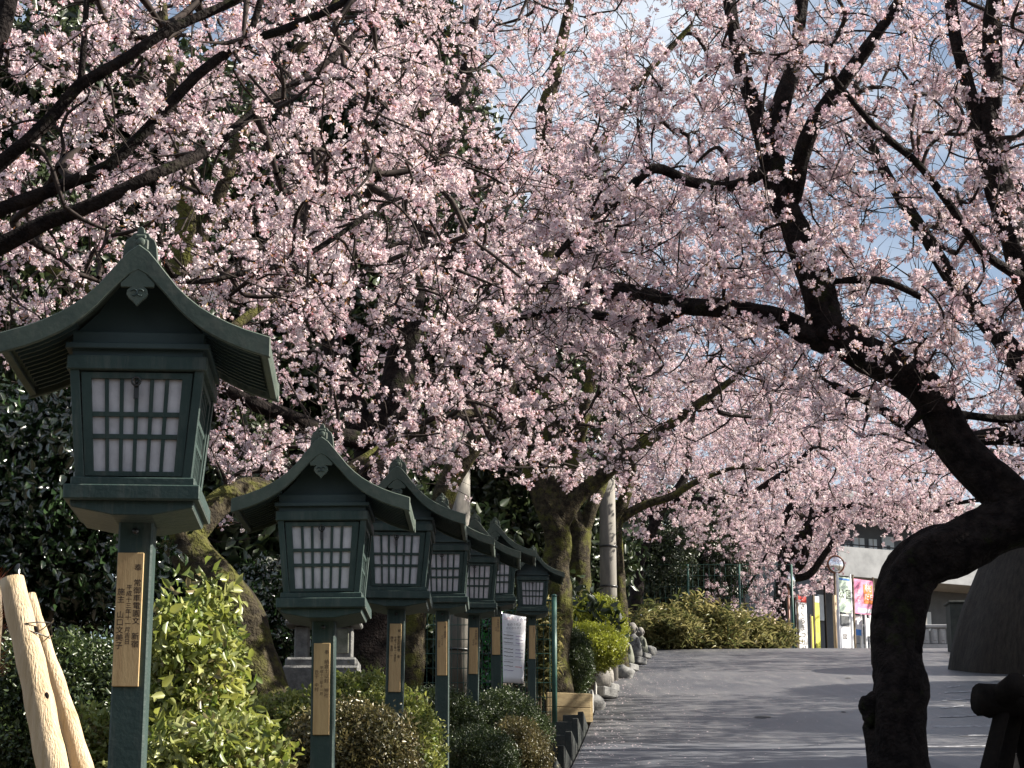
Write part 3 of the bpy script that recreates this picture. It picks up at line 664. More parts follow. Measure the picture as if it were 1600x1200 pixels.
grow_tree('cherry_tree', 'cherry tree on the near right verge outside the photo edge', [
  L_(11, (3350,1700,.25),(3330,1200,.22),(3300,850,.18),(3250,500,.14),(3200,200,.10)),
  L_(11, (3300,850,.15),(3100,650,.12),(2900,450,.08),(2650,350,.05)),
  L_(11, (3300,850,.12),(3600,600,.1),(3900,400,.06))], [(2500,-350,4300,300,8.4,15,1100),(2400,300,4300,1050,8.4,15,1100)], maxlen=4, clump=-.12, scale=1.4, seed=27, bloom=1, sides=8)

# burl and broken stubs on the bowed trunk
_root = next(o for o in bpy.data.objects if o.name == 'cherry_tree'); _o = _root.location
for (px, py, r0, sd) in ((1362,1108,.075,3),(1430,1020,.05,4),(1372,960,.045,5),(1478,872,.06,6),(1545,735,.06,7),(1290,520,.06,8)):
    p = W(px, py, 12.95) - _o; blob(p, (r0, r0, r0*1.25), sd, 0, None, .35, 14).obj('burl', M['bark'], _root)
for (a, b_, r0) in (((1440,645),(1418,668),.022),((1500,850),(1490,822),.02)):
    p = W(*a, 12.95) - _o; q = W(*b_, 12.9) - _o; m = MB(); m.tube([p, p.lerp(q,.6), q], [r0*1.6, r0, r0*.8], 9, 0, True, .1); m.obj('stub', M['bark'], _root)

# ------------------------------------------------------------------ leafy shrubs and evergreen trees
def shrub(name, label, cat, px, py, Y, rad, kind, n, size=1.0, group=None, lump=.18, seed=0, up=False, shell=.3, ground=True, stem_r=.012):
    r = np.random.default_rng(100+seed); c = W(px, py, Y); gz = min(bank(Y), c.z - rad[2]*.6)
    root = thing(name, label, cat, (c.x, c.y, gz), 0, group)
    d = r.normal(0,1,(n,3)); d /= np.linalg.norm(d,axis=1)[:,None]
    f = np.array([1 + lump*(noise.noise(Vector(q)*1.7 + Vector((seed*3.1,0,0)))*1.6 + .6*noise.noise(Vector(q)*4.2 + Vector((0,seed,0)))) for q in d])
    k = 1 - shell*r.random(n)**1.6
    P = d*np.array(rad)*(f*k)[:,None]
    P += r.normal(0,.015*size,P.shape)
    P += np.array([0,0,c.z-gz])
    keep = P[:,2] > .0; P = P[keep]
    scatter('foliage', kind, P, size, root, up, r)
    if kind == 'azalea': scatter('old_leaves', 'bronze', P[r.random(len(P)) < .14]*np.array([.99,.99,1]), size*1.2, root, up, r)
    b = MB()
    for i in range(9):
        t = i/9*2*PI + r.uniform(-.2,.2); e = Vector((math.cos(t)*rad[0]*.6, math.sin(t)*rad[1]*.6, c.z-gz + rad[2]*.45))
        m = e*.5 + Vector((r.normal(0,.04), r.normal(0,.04), .03)); b.tube([Vector((math.cos(t)*.04, math.sin(t)*.04, -.1)), m, e], [stem_r, stem_r*.7, stem_r*.3], 5)
    b.obj('stem', M['stem'], root)
    return root
shrub('azalea_bush', 'tall yellow-green leafy bush lit by the sun right of the first lantern post', 'bush', 298, 1110, 8.9, (.20,.32,.40), 'azalea', 1300, 1.35, 'bushes under the lanterns', .45, 1)
shrub('azalea_bush', 'bright low azalea bush at the foot of the first lantern, bottom edge of the photo', 'bush', 325, 1245, 8.3, (.34,.3,.26), 'azalea', 1700, 1.2, 'bushes under the lanterns', .2, 2)
shrub('azalea_bush', 'small sunlit bush between the leaning logs and the first lantern post', 'bush', 140, 1190, 8.8, (.13,.2,.20), 'azalea', 700, .9, 'bushes under the lanterns', .2, 3)
shrub('azalea_bush', 'mid-green shaded bush behind the leaning logs', 'bush', 90, 1130, 10.5, (.50,.4,.40), 'dark', 4200, 1.3, 'bushes under the lanterns', .2, 4)
shrub('azalea_bush', 'bronze-tinted clipped azalea around the second lantern post', 'bush', 545, 1185, 11.2, (.36,.3,.28), 'bronze', 3600, 1.0, 'bushes under the lanterns', .1, 5)
shrub('azalea_bush', 'rounded sunlit azalea bush just behind the second lantern post', 'bush', 560, 1122, 13.6, (.40,.35,.27), 'azalea', 2600, .85, 'bushes under the lanterns', .12, 6)
shrub('azalea_bush', 'sunlit azalea bush around the foot of the third lantern', 'bush', 632, 1185, 13.4, (.24,.28,.34), 'azalea', 2400, .8, 'bushes under the lanterns', .14, 7)
shrub('azalea_bush', 'sunlit low bush at the foot of the leaning mossy trunk', 'bush', 470, 1130, 12.8, (.32,.3,.16), 'azalea', 1500, .9, 'bushes under the lanterns', .2, 8)
shrub('clipped_shrub', 'dark clipped shrub behind the third and fourth lantern posts', 'shrub', 672, 1140, 18, (.42,.4,.34), 'dark', 4200, 1.0, 'clipped dark shrubs', .1, 9)
shrub('clipped_shrub', 'dark olive clipped shrub at the foot of the fourth and fifth lanterns', 'shrub', 742, 1190, 17.4, (.34,.35,.27), 'dark', 3600, .9, 'clipped dark shrubs', .12, 10)
shrub('clipped_shrub', 'large dark clipped shrub under the white notice sheet', 'shrub', 790, 1145, 20.5, (.42,.5,.36), 'dark', 5200, 1.0, 'clipped dark shrubs', .12, 11)
shrub('clipped_shrub', 'dark clipped shrub beside the stepped kerb boards', 'shrub', 810, 1180, 18.0, (.26,.4,.28), 'bronze', 3600, 1.0, 'clipped dark shrubs', .12, 12)
shrub('camellia_tree', 'dark camellia with glossy glinting leaves left of the first lantern', 'camellia', 55, 800, 11.8, (.72,.6,.80), 'camellia', 3600, 1.0, None, .25, 13, False, .55, True, .03)
shrub('camellia_tree', 'dark glossy evergreen shrub between the leaning mossy trunk and the second lantern', 'shrub', 400, 985, 18, (.55,.5,.55), 'camellia', 2200, 1.0, None, .25, 14, False, .6, True, .02)
shrub('golden_shrub', 'bright yellow-green round clipped shrub in front of the concrete pole', 'shrub', 932, 985, 36, (.52,.5,.58), 'gold', 4600, 1.35, 'clipped shrubs by the kerb', .06, 15)
shrub('golden_shrub', 'golden clipped shrub between forked mossy tree and the brightest shrub', 'shrub', 893, 985, 35, (.46,.5,.46), 'gold', 3600, 1.2, 'clipped shrubs by the kerb', .06, 16)
shrub('golden_shrub', 'wide golden-green clipped hedge mound above the pale stone', 'shrub', 918, 1012, 33.5, (.58,.5,.36), 'gold', 5200, 1.25, 'clipped shrubs by the kerb', .08, 17)
shrub('clipped_shrub', 'tall shaded green shrub right of the green fence post', 'shrub', 893, 1040, 31, (.30,.35,.50), 'dark', 4000, 1.2, 'clipped shrubs by the kerb', .12, 18)
shrub('broadleaf_shrub', 'drooping grey-green shrub between the notice sheet and green fence post', 'shrub', 842, 1005, 29.6, (.22,.2,.62), 'sasa', 800, .9, None, .2, 19, False, .6)
for i, (px, py, Y, rx, rz, n, lab) in enumerate([(1040,990,57,1.0,.62,900,'nearest the stone figures'),(1095,985,58,1.0,.72,900,'in the middle of the bank'),(1150,996,59,.8,.5,700,'below the young pink tree'),(1200,1002,60,.7,.42,600,'by the wooden stake')]):
    shrub('bamboo_grass', 'clump of green-gold bamboo grass on the bank past the road, ' + lab, 'bamboo grass', px, py, Y, (rx,.8,rz), 'sasa', int(n*.8), 1.5, 'bamboo grass clumps', .6, 30+i, True, .9)
for i, (px, py, Y, rx, rz, n, lab) in enumerate([(1010,890,64,1.6,1.5,1500,'dark evergreen shrub with bare twigs right of the slender tree'),(1090,900,66,1.6,1.3,1400,'dark rounded evergreen shrub behind the bamboo grass'),(1060,820,68,1.9,1.4,1300,'tall dark evergreen seen under the pink crowns')]):
    shrub('evergreen_shrub', lab, 'shrub', px, py, Y, (rx,1.2,rz), 'evergreen', n*2, 1.0, 'evergreens beyond the bank', .3, 40+i, False, .7, True, .05)
def evergreen(label, px, py, Y, rad, n, seed, size=2.6):
    r = np.random.default_rng(seed); c = W(px, py, Y); gz = bank(Y) if Y < 60 else G(Y)
    root = thing('evergreen_tree', label, 'tree', (c.x, c.y, gz), 0, 'dark evergreen trees behind the blossom')
    h = c.z - gz; b = MB(); b.tube([(0,0,-.3),(.1,0,h*.4),(-.05,.1,h*.8),(0,0,h+rad[2]*.4)], [.35,.28,.2,.08], 10, 0, True, .1, seed)
    for i in range(12):
        t = r.uniform(0,6.28); z0 = h + rad[2]*r.uniform(-.8,.3); e = (math.cos(t)*rad[0]*.7, math.sin(t)*rad[1]*.7, z0 + rad[2]*.3)
        b.tube([(0,0,z0),(e[0]*.5,e[1]*.5,z0+.3),e],[.1,.06,.02],5)
    b.obj('trunk', M['bark'], root)
    cl = []
    for i in range(46):
        d = r.normal(0,1,3); d /= np.linalg.norm(d); cc = d*np.array(rad)*r.uniform(.35,1); m = n//46
        q = r.normal(0,1,(m,3)); q /= np.linalg.norm(q,axis=1)[:,None]; cl.append(cc + q*np.array(rad)*.26*r.random((m,1))**.4)
    P = np.concatenate(cl) + np.array([0,0,h]); P = P[P[:,2] > .5]
    scatter('crown', 'evergreen', P, size, root, False, r)
for i, (lab, px, py, Y, rad, n) in enumerate([
  ('dark evergreen tree behind the blossom at the top left corner', 40, 330, 34, (3.4,3,4.6), 6000),
  ('dark evergreen tree standing behind the leaning mossy cherry', 330, 520, 36, (3.2,3,5.0), 6000),
  ('dark evergreen tree behind the second lantern roof', 560, 380, 38, (3.4,3,5.0), 6500),
  ('dark evergreen tree far behind the last lanterns', 780, 560, 44, (3.0,3,5.0), 6000),
  ('low dark evergreen behind the wire fence', 650, 980, 36, (3.0,2,2.2), 4200),
  ('small dark evergreen behind the stone basin', 420, 930, 27, (1.6,1.2,1.4), 2400),
  ('dark evergreen tree behind the wire fence and mossy fork', 800, 830, 48, (2.6,2,3.0), 4000)]):
    evergreen(lab, px, py, Y, rad, n, 200+i, 2.2)

for i, (x, Y, h, rx, ry) in enumerate([(-7,-9,6.5,4.2,2.6),(0,-13,7.5,4.2,2.6),(7.5,-10,6.5,4.2,2.6),(9.6,12.1,6.0,2.4,3.2),(11.2,30.5,4.2,2.2,2.8),(13.2,38,4.4,2.4,3.0),(10.4,22,4.6,2.2,2.0)]):  # unseen evergreens, added to block sky behind the camera and sun from the right
    root = thing('evergreen_tree', 'unseen dark evergreen added for shade ' + ('behind the viewer, on the left','behind the viewer, in the middle','behind the viewer, on the right','on the right verge beside the bowed cherry','on the right verge halfway up the road','on the right verge just before the rock mound','on the right verge past the bowed cherry')[i], 'tree', (x, Y, G(Y)), 0, 'unseen evergreens added for shade'); r = np.random.default_rng(300+i)
    b = MB(); b.tube([(0,0,-.3),(.1,0,h*.5),(0,.1,h)], [.4,.3,.12], 10); b.obj('trunk', M['bark'], root)
    d = r.normal(0,1,(5200,3)); d /= np.linalg.norm(d,axis=1)[:,None]; P = d*np.array([rx,ry,h*(.62 if i < 3 else .5)])*(1-.4*r.random((5200,1))) + np.array([0,0,h*(.72 if i < 3 else .66)]); scatter('crown', 'evergreen', P[P[:,2] > .3], 3.2 if i < 3 else 1.9, root, False, r)

# ------------------------------------------------------------------ lanterns
HX, VZ = .00196, .00202
def zz(y): return LZ + (664-y)*VZ
def build_lantern():
    root = thing('street_lantern', '', 'lantern', (0,0,0), 0, 'green wooden lanterns in a row')
    # post
    b = MB(); b.box((0,0,(1.60-.5)/2), (.106,.106,1.60+.5)); b.obj('post', M['paint'], root, None, .006)
    b = MB(); b.tube([(0,-.053,1.545),(0,-.060,1.545)], .010, 10); b.obj('bolt', M['metal_dark'], root)
    # bracket and floor slabs
    b = MB(); b.prism([(-.188,1.612),(-.184,1.596),(-.12,1.584),(-.06,1.572),(.06,1.572),(.12,1.584),(.184,1.596),(.188,1.612),(.188,1.617),(-.188,1.617)], -.18, .18); b.obj('bracket', M['paint'], root, None, .003)
    b = MB(); zt, zb = zz(757), zz(780); b.box((0,0,(zt+zb)/2), (.412,.412,zt-zb)); b.box((0,0,zt+.013),(.376,.376,.026)); b.obj('base_slab', M['paint'], root, None, .004)
    # body corner posts (taper outwards to the top)
    z0, z1 = zz(745), zz(562); h0, h1 = .176, .208
    for sx in (-1,1):
        for sy in (-1,1):
            b = MB(); w = .028
            def ring(h, z): return [(sx*h - (sx*w if True else 0), sy*h - sy*w, z), (sx*h, sy*h - sy*w, z), (sx*h, sy*h, z), (sx*h - sx*w, sy*h, z)]
            r0 = ring(h0, z0); r1 = ring(h1, z1); q = r0 + r1
            if sx*sy < 0: q = r0[::-1] + r1[::-1]
            b.hexa(q); b.obj('corner_post', M['paint'], root, None, .002)
    # head rail around
    b = MB(); zt, zb = zz(558), zz(580); b.box((0,0,(zt+zb)/2), (.428,.428,zt-zb)); b.obj('head_rail', M['paint'], root, None, .003)
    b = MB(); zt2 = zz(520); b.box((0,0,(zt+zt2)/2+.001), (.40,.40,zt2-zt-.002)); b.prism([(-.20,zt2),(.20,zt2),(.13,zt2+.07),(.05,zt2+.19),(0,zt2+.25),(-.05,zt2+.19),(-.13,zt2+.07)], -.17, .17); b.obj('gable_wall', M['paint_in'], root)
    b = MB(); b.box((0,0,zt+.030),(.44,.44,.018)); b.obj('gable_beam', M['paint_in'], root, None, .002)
    # windows: frame, muntins, panes on four sides
    def hw(z): return h0 + (h1-h0)*(z-z0)/(z1-z0)
    ya = lambda z: -(hw(z) - .010)
    def wall_pt(u, z, off=0): return Vector((u*hw(z), ya(z) - off, z))
    def slab(u0, u1, za, zb, o0, o1):
        """piece of the sloping face: u across (fraction of half width), z, thickness from o0 (inner) to o1 (outer)"""
        return [wall_pt(u0,zb,o1), wall_pt(u1,zb,o1), wall_pt(u1,zb,o0), wall_pt(u0,zb,o0), wall_pt(u0,za,o1), wall_pt(u1,za,o1), wall_pt(u1,za,o0), wall_pt(u0,za,o0)]
    zt, zb = zz(583), zz(741); zi, zj = zz(592), zz(734); U = .835; UI = .685
    fr = MB(); fr.hexa(slab(-U,U,zt,zi,-.008,.004)); fr.hexa(slab(-U,U,zj,zb,-.008,.004)); fr.hexa(slab(-U,-UI,zi,zj,-.008,.0038)); fr.hexa(slab(UI,U,zi,zj,-.008,.0038))
    fr_me = fr.mesh('window_frame', [M['paint']])
    mun = []; mu = .030
    cols = np.linspace(-UI, UI, 7)
    for c in cols[1:-1]:
        b = MB(); b.hexa(slab(c-mu, c+mu, zi, zj, -.012, -.001)); mun.append(b.mesh('muntin', [M['paint']]))
    rows = [(zi, zz(643)), (zz(650), zz(677)), (zz(684), zj)]
    for (a_, b_) in ((zz(643), zz(650)), (zz(677), zz(684))):
        b = MB(); b.hexa(slab(-UI, UI, a_, b_, -.012, .0005)); mun.append(b.mesh('muntin', [M['paint']]))
    panes = []
    for i in range(6):
        for (a_, b_) in rows:
            b = MB(); b.hexa(slab(cols[i]+(mu if i else 0), cols[i+1]-(mu if i < 5 else 0), a_, b_, -.018, -.0085)); panes.append(b.mesh('pane', [M['paper']]))
    for s in range(4):
        w = link('window', fr_me, root); w.rotation_euler = (0,0,s*PI/2)
        for me in mun: link('muntin', me, w)
        for me in panes: link('pane', me, w)
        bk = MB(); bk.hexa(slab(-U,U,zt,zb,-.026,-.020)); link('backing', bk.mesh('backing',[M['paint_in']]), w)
    b = MB(); pts = [(.0+.013*math.cos(t), -.209, zz(598)+.013*math.sin(t)) for t in np.linspace(0,2*PI,17)]
    b.tube(pts, .0035, 6); b.tube([(0,-.196,zz(598)),(0,-.206,zz(598))],.006,8); b.box((0,-.2005,zz(614)),(.014,.006,.04)); b.obj('latch', M['metal_dark'], root)
    # roof
    prof = [(0,0),(.030,-.022),(.055,-.052),(.085,-.090),(.12,-.134),(.155,-.168),(.19,-.196),(.23,-.221),(.28,-.246),(.33,-.266),(.408,-.290)]
    top = zz(395); D = .292
    full = [(-x, top+z) for x, z in prof[::-1]] + [(x, top+z) for x, z in prof[1:]]
    def shell(t_up, t_dn, y0, y1, m, name, bev=0, sc=1.0):
        o = [(x*sc, z + t_up) for x, z in full]; n_ = len(o); i_ = [(x*sc, z - t_dn*(1.0 if abs(x) > .1 else 1+ (.1-abs(x))*3)) for x, z in full]
        b = MB()
        v = [(p[0],y0,p[1]) for p in o] + [(p[0],y0,p[1]) for p in i_] + [(p[0],y1,p[1]) for p in o] + [(p[0],y1,p[1]) for p in i_]
        f = []
        for k in range(n_-1):
            f += [(k, k+n_, k+n_+1, k+1), (k+2*n_, k+1+2*n_, k+1+3*n_, k+3*n_), (k, k+1, k+1+2*n_, k+2*n_), (k+n_, k+3*n_, k+1+3*n_, k+1+n_)]
        f += [(0, 2*n_, 3*n_, n_), (n_-1, 2*n_-1, 4*n_-1, 3*n_-1)]
        b.add(v, f, 0, False); return b.obj(name, m, root, None, bev)
    shell(0, .026, -D+.018, D-.018, M['paint_roof'], 'roof', 0, 1.0)
    shell(.006, .060, -D, -D+.0175, M['paint_roof'], 'bargeboard', .003, 1.008); shell(.006, .060, D-.0175, D, M['paint_roof'], 'bargeboard', .003, 1.008)
    for sx in (-1,1):
        b = MB(); x0, zv = prof[-1]; ang = math.atan2(.020,.065)
        R = Matrix.Rotation(sx*ang, 3, 'Y'); b.box((sx*(x0-.012), 0, top+zv-.039), (.022, 2*D-.04, .024), 0, R); b.obj('eave_board', M['paint_roof'], root, None, .002)
        for k in range(11):
            b2 = None
    # rafters under each eave
    raf = MB(); 
    for a_, c_ in ((5,7),(7,10)):
        pass
    xs = [.19,.25,.31,.372]
    def zr(x): return top + float(np.interp(x, [p[0] for p in prof], [p[1] for p in prof]))
    rv = []; 
    pts_t = [(x, zr(x)-.0275) for x in xs]; pts_b = [(x, zr(x)-.045) for x in xs]
    raf.prism(pts_b + pts_t[::-1], -.006, .006)
    for sx in (1,-1):
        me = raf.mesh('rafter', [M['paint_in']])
        if sx < 0:
            me = me.copy(); 
            for v in me.vertices: v.co.x *= -1
            me.flip_normals()
        for k in range(12):
            link('rafter', me, root, (0, -D+.045+k*(2*D-.09)/11, 0))
    # ridge and ridge-end ornaments
    b = MB(); b.box((0,0,top+.014),(.050,2*D-.06,.036)); b.box((0,0,top+.040),(.034,2*D-.06,.016)); b.obj('ridge', M['paint_roof'], root, None, .004)
    orn = [(-.056,-.042),(-.050,.012),(-.044,.030),(-.030,.040),(-.024,.052),(-.012,.055),(-.010,.068),(0,.076),(.010,.068),(.012,.055),(.024,.052),(.030,.040),(.044,.030),(.050,.012),(.056,-.042),(.02,-.01),(-.02,-.01)]
    for (ya_, yb_) in ((-D+.035,-D+.065),(D-.065,D-.035)):
        b = MB(); b.prism([(x, top+z) for x, z in orn], ya_, yb_); 
        if ya_ < 0: b.lathe([(.004,-.006),(.014,-.004),(.016,0),(.014,.004),(.004,.006)], (0,0,0), 10)
        if ya_ < 0:
            n0 = len(b.v) - 50
            b.v[n0:] = [(p[0], ya_-.004+p[2], top+.022+p[1]) for p in b.v[n0:]]
        b.obj('ridge_ornament', M['paint_roof'], root, None, .003)
    # gable pendant
    tz = top - .062
    pend = [(0,0),(-.028,-.034),(-.052,-.058),(-.050,-.070),(-.020,-.070),(-.030,-.078),(-.033,-.092),(-.026,-.104),(-.012,-.116),(0,-.130),(.012,-.116),(.026,-.104),(.033,-.092),(.030,-.078),(.020,-.070),(.050,-.070),(.052,-.058),(.028,-.034)]
    b = MB(); b.prism([(x, tz+z) for x, z in pend], -D+.002, -D+.016)
    for sx in (-1,1):
        b.tube([(sx*(.010+.010*math.cos(t)), -D, tz-.088+.010*math.sin(t)) for t in np.linspace(.3,5.2,11)], .0025, 5, 1)
    b.obj('gable_pendant', [M['paint_roof'], M['paint_in']], root, None, .0015)
    return root
def lettering(parent, cols, ink, size, ytop, x_right, dx, yf):
    for i, (txt, sz, y0) in enumerate(cols):
        cu = bpy.data.curves.new('lettering', 'FONT'); cu.body = '\n'.join(txt); cu.size = sz; cu.space_line = 1.0; cu.align_x = 'CENTER'; cu.extrude = .0004; cu.resolution_u = 2
        cu.materials.append(ink); o = bpy.data.objects.new('lettering', cu); COL.objects.link(o); o.parent = parent
        o.location = (x_right - dx*i, yf, ytop - y0); o.rotation_euler = (PI/2,0,0)
def plaque(root, x, zt, zb, w, cols, ink):
    b = MB(); b.box((x, -.053-.006, (zt+zb)/2), (w, .011, zt-zb)); p = b.obj('plaque', M['plaque'], root, None, .0015)
    lettering(p, cols, ink, 0, zt, x + w*.30, w*.30, -.053-.0125)
proto = build_lantern()
LLAB = ['largest and nearest green wooden lantern with tall plaque, beside the leaning logs',
 'second green lantern, its plaque weathered orange, in front of the stone basin',
 'third green lantern, roof tucked behind the second lantern roof, plaque narrow and pale',
 'fourth green lantern with mostly faded plaque, post edged by sunlight before the wire fence',
 'fifth green lantern, window half hidden behind the fourth lantern',
 'sixth green lantern, its post at the left edge of the white notice sheet',
 'last and smallest green lantern, its post at the right edge of the white notice sheet']
TX = [
 [('奉　常御車電園文　新宿', .0235, .055), ('平成十三年十一月吉日', .0185, .115), ('施主　山口文美子', .0235, .130)],
 [('奉　納倉土以封　神社', .022, .05), ('平成十三年十一月', .017, .12), ('氏子　中村', .020, .14)],
 [('奉　御宝前献燈　金', .019, .05), ('平成十三年十一月吉日', .015, .09), ('施主　本田　一', .018, .09)],
 [('奉　納献燈', .019, .05), ('平成十三年', .016, .12), ('氏子中', .020, .16)],
 [('奉納献燈一基', .022, .04), ('氏子中', .020, .12)],
 [('奉納献燈一同', .022, .04), ('平成', .020, .12)],
 [('奉納石川千代', .024, .04)]]
PL = [(-.010,849,1052,.080),(-.004,994-0,0,.075),(0,0,0,.070),(0,0,0,.075),(0,0,0,.075),(0,0,0,.080),(0,0,0,.080)]
roots = [proto] + [dup(proto, (0,0,0), 0, '', None) for _ in range(6)]
plen = [(1.476,1.066),(1.47,1.05),(1.485,1.08),(1.485,1.07),(1.46,1.05),(1.48,1.10),(1.45,1.02)]
for i, r_ in enumerate(roots):
    x, y, z, yaw = LPOS[i]; r_.location = (x, y, z); r_.rotation_euler = ((0,.006,-.004,.008,-.006,.004,-.008)[i],(0,-.008,.010,-.004,.012,-.010,.006)[i],yaw); r_['label'] = LLAB[i]
for i, r_ in enumerate(roots):
    plaque(r_, PL[i][0], plen[i][0], plen[i][1], PL[i][3], TX[i], M['ink'] if i in (0,2) else M['ink_faded'])

# ------------------------------------------------------------------ leaning logs, bottom left
def log(label, a, b_, Y0, Y1, r0, r1, seed):
    p = W(*a, Y0); q = W(*b_, Y1); base = thing('support_log', label, 'log', p, 0, 'peeled support logs')
    bb = MB(); n = 22; pts = [(q-p)*(i/n) + Vector((.002*math.sin(i*.5+seed), .002*math.cos(i*.4), 0)) for i in range(n+1)]
    rad = [r0+(r1-r0)*i/n + .002*math.sin(i*1.7+seed) for i in range(n+1)]; rad[-1] *= .93
    bb.tube(pts, rad, 24, 0, True, .012, seed); bb.obj('shaft', M['log'], base)
    for kk in ((.55,.8) if seed == 1 else (.66,)):
        t_ = 4.4 + kk*2*seed; cc = (q-p)*kk; rr_ = r0+(r1-r0)*kk; kb = blob((cc.x+math.cos(t_)*rr_*.93, cc.y+math.sin(t_)*rr_*.93, cc.z),(.011,.011,.017), seed, 0, None, .2, 8); kb.obj('knot', M['log_dark'], base)
    return p, q
log('thick pale peeled log leaning at the bottom left edge', (112,1330), (19,905), 7.2, 7.35, .058, .045, 1)
log('thinner orange log tied behind the thick leaning log', (170,1330), (46,930), 7.3, 7.5, .044, .022, 2)
b = MB(); c = W(50, 975, 7.38)
wp = []
for k in range(60):
    t = k/60*2*PI*2.0; wp.append(c + Vector((-.006+.078*math.cos(t), .10*math.sin(t), -.0006*k + .018*math.cos(t)*(1 if k < 30 else -1))))
b.tube(wp, .0022, 5); tag(b.obj('binding_wire', M['metal_dark']), 'dark wire binding the two leaning logs together', 'wire')
root = thing('palm_fibre_bundle', 'reddish-brown shaggy palm fibre wrap at the left edge beside the logs', 'fibre wrap', W(-14, 965, 7.6))
b = MB(); rr = random.Random(4)
for k in range(420):
    t = rr.uniform(0, 2*PI); z = rr.uniform(-.22,.16); p0 = Vector((math.cos(t)*.05, math.sin(t)*.05, z)); d = Vector((math.cos(t), math.sin(t), rr.uniform(-.2,.9))).normalized()*rr.uniform(.03,.085)
    s = Vector((-math.sin(t), math.cos(t), 0))*.0016; b.add([p0-s, p0+s, p0+d], [(0,1,2)])
b.obj('fibre', M['fibre'], root, None, 0, 'stuff')
b = MB(); b.lathe([(.03,-.9),(.042,-.2),(.042,.0),(.03,.12)], (0,0,0), 12); b.obj('core', M['stem'], root)

# ------------------------------------------------------------------ fence behind the lanterns
FY = 29.2
def fz(y, Y=FY, x=800): return W(x, y, Y).z
root = thing('wire_fence', 'green welded wire fence running behind the lantern posts', 'fence', (W(866,1135,FY).x, FY, G(FY)))
ox, oy, oz = root.location
xs_end = -6.6; top_z = fz(938) - oz
for k, px in enumerate((866, 646, 430, 215)):
    x = W(px, 1000, FY).x - ox; b = MB(); b.tube([(x,0,-.2),(x,0,top_z+.05)], .036, 12); b.lathe([(.039,0),(.039,.02),(.02,.035)], (x,0,top_z+.05), 12); b.obj('fence_post', M['fence'], root)
b = MB(); x = xs_end
while x < -.05:
    b.tube([(x,.05,-.05),(x,.05,top_z-.02)], .0045, 4, 0, False); x += .085
z = 0
while z < top_z:
    b.tube([(xs_end,.056,z),(-.03,.056,z)], .0055, 4, 0, False); z += .20
b.obj('wire_mesh', M['fence'], root, None, 0, 'stuff')
b = MB(); b.tube([(xs_end,.03,top_z),(0,.03,top_z)], .014, 8); b.obj('top_rail', M['fence'], root)
# green printed sheet behind the fence
c0 = W(752, 955, FY+.25); c1 = W(786, 1092, FY+.25)
root = thing('green_sheet', 'bright green sheet with dark leaf pattern, fixed to the wire fence', 'sheet', ((c0.x+c1.x)/2, FY+.25, c1.z))
w, h = c1.x-c0.x, c0.z-c1.z; b = MB(); n = 8
v = []; f = []
for j in range(n+1):
    for i in range(5): v.append((-w/2+w*i/4, .015*math.sin(i*2+j), h*j/n))
for j in range(n):
    for i in range(4): a_ = j*5+i; f.append((a_, a_+1, a_+6, a_+5))
b.add(v, f, 0, True); o = b.obj('cloth', M['green_sheet'], root); s_ = o.modifiers.new('s','SOLIDIFY'); s_.thickness = .003
r_ = np.random.default_rng(5); P = np.stack([r_.uniform(-w/2-.05,w/2+.3,260), r_.uniform(-.16,-.05,260), r_.uniform(0,h+.1,260)],1)
lv_ = thing('vine', 'sparse climbing vine with pale leaves on the wire fence over the green sheet', 'vine', root.location)
scatter('foliage', 'camellia', P, .9, lv_, False, r_)

# notice sheet between the last two lanterns
NY = 25.3; tl = W(784.5,958,NY); tr = W(822,964,NY); bl = W(786,1066,NY); br = W(818,1068,NY)
root = thing('notice_sheet', 'white handwritten notice sheet hung between the last two lantern posts', 'notice', ((bl.x+br.x)/2, NY, bl.z)); o_ = root.location
b = MB(); v = []; f = []; n = 10
def npt(u, t, off=0):
    a = bl.lerp(br, u); c = tl.lerp(tr, u); q = a.lerp(c, t) - o_; q.y += .012*math.sin(u*3+t*5) - off; return q
for j in range(n+1):
    for i in range(5): v.append(npt(i/4, j/n))
for j in range(n):
    for i in range(4): a_ = j*5+i; f.append((a_, a_+1, a_+6, a_+5))
b.add(v, f, 0, True); sh = b.obj('paper', M['white'], root); s_ = sh.modifiers.new('s','SOLIDIFY'); s_.thickness = .002; s_.offset = -1
def strip_mb(b, u0, u1, t, th, m=0):
    n = max(3, int((u1-u0)*18)); vv = []
    rr2 = random.Random(int(t*1000)+int(u0*100))
    for i in range(n+1):
        u = u0+(u1-u0)*i/n; j = rr2.uniform(-.004,.004); vv += [npt(u, t-th*rr2.uniform(.5,1)+j, .006), npt(u, t+th*rr2.uniform(.5,1)+j, .006)]
    b.add(vv, [(2*i,2*i+2,2*i+3,2*i+1) for i in range(n)], m)
b = MB()
for t in (.735,.555,.335): strip_mb(b, .08, .94, t, .0016)
for t in (.69,.64,.585,.49,.44,.385,.30,.245): strip_mb(b, .05, .48, t, .0045)
for t in (.69,.64,.585,.49,.44,.385): strip_mb(b, .58, .93, t, .0045, 1)
strip_mb(b, .58, .9, .235, .004, 2); strip_mb(b, .06, .5, .18, .004, 1)
b.obj('written_lines', [M['ink'], M['purple'], M['red']], sh)
def text_on(parent, txt, size, loc, m, vertical=False, rz=0):
    cu = bpy.data.curves.new('lettering', 'FONT'); cu.body = '\n'.join(txt) if vertical else txt; cu.size = size; cu.align_x = 'CENTER'; cu.align_y = 'CENTER'; cu.extrude = .0006; cu.resolution_u = 2; cu.materials.append(m)
    if not vertical: cu.space_character = 1.1
    o = bpy.data.objects.new('lettering', cu); COL.objects.link(o); o.parent = parent; o.location = loc; o.rotation_euler = (PI/2,0,rz); return o
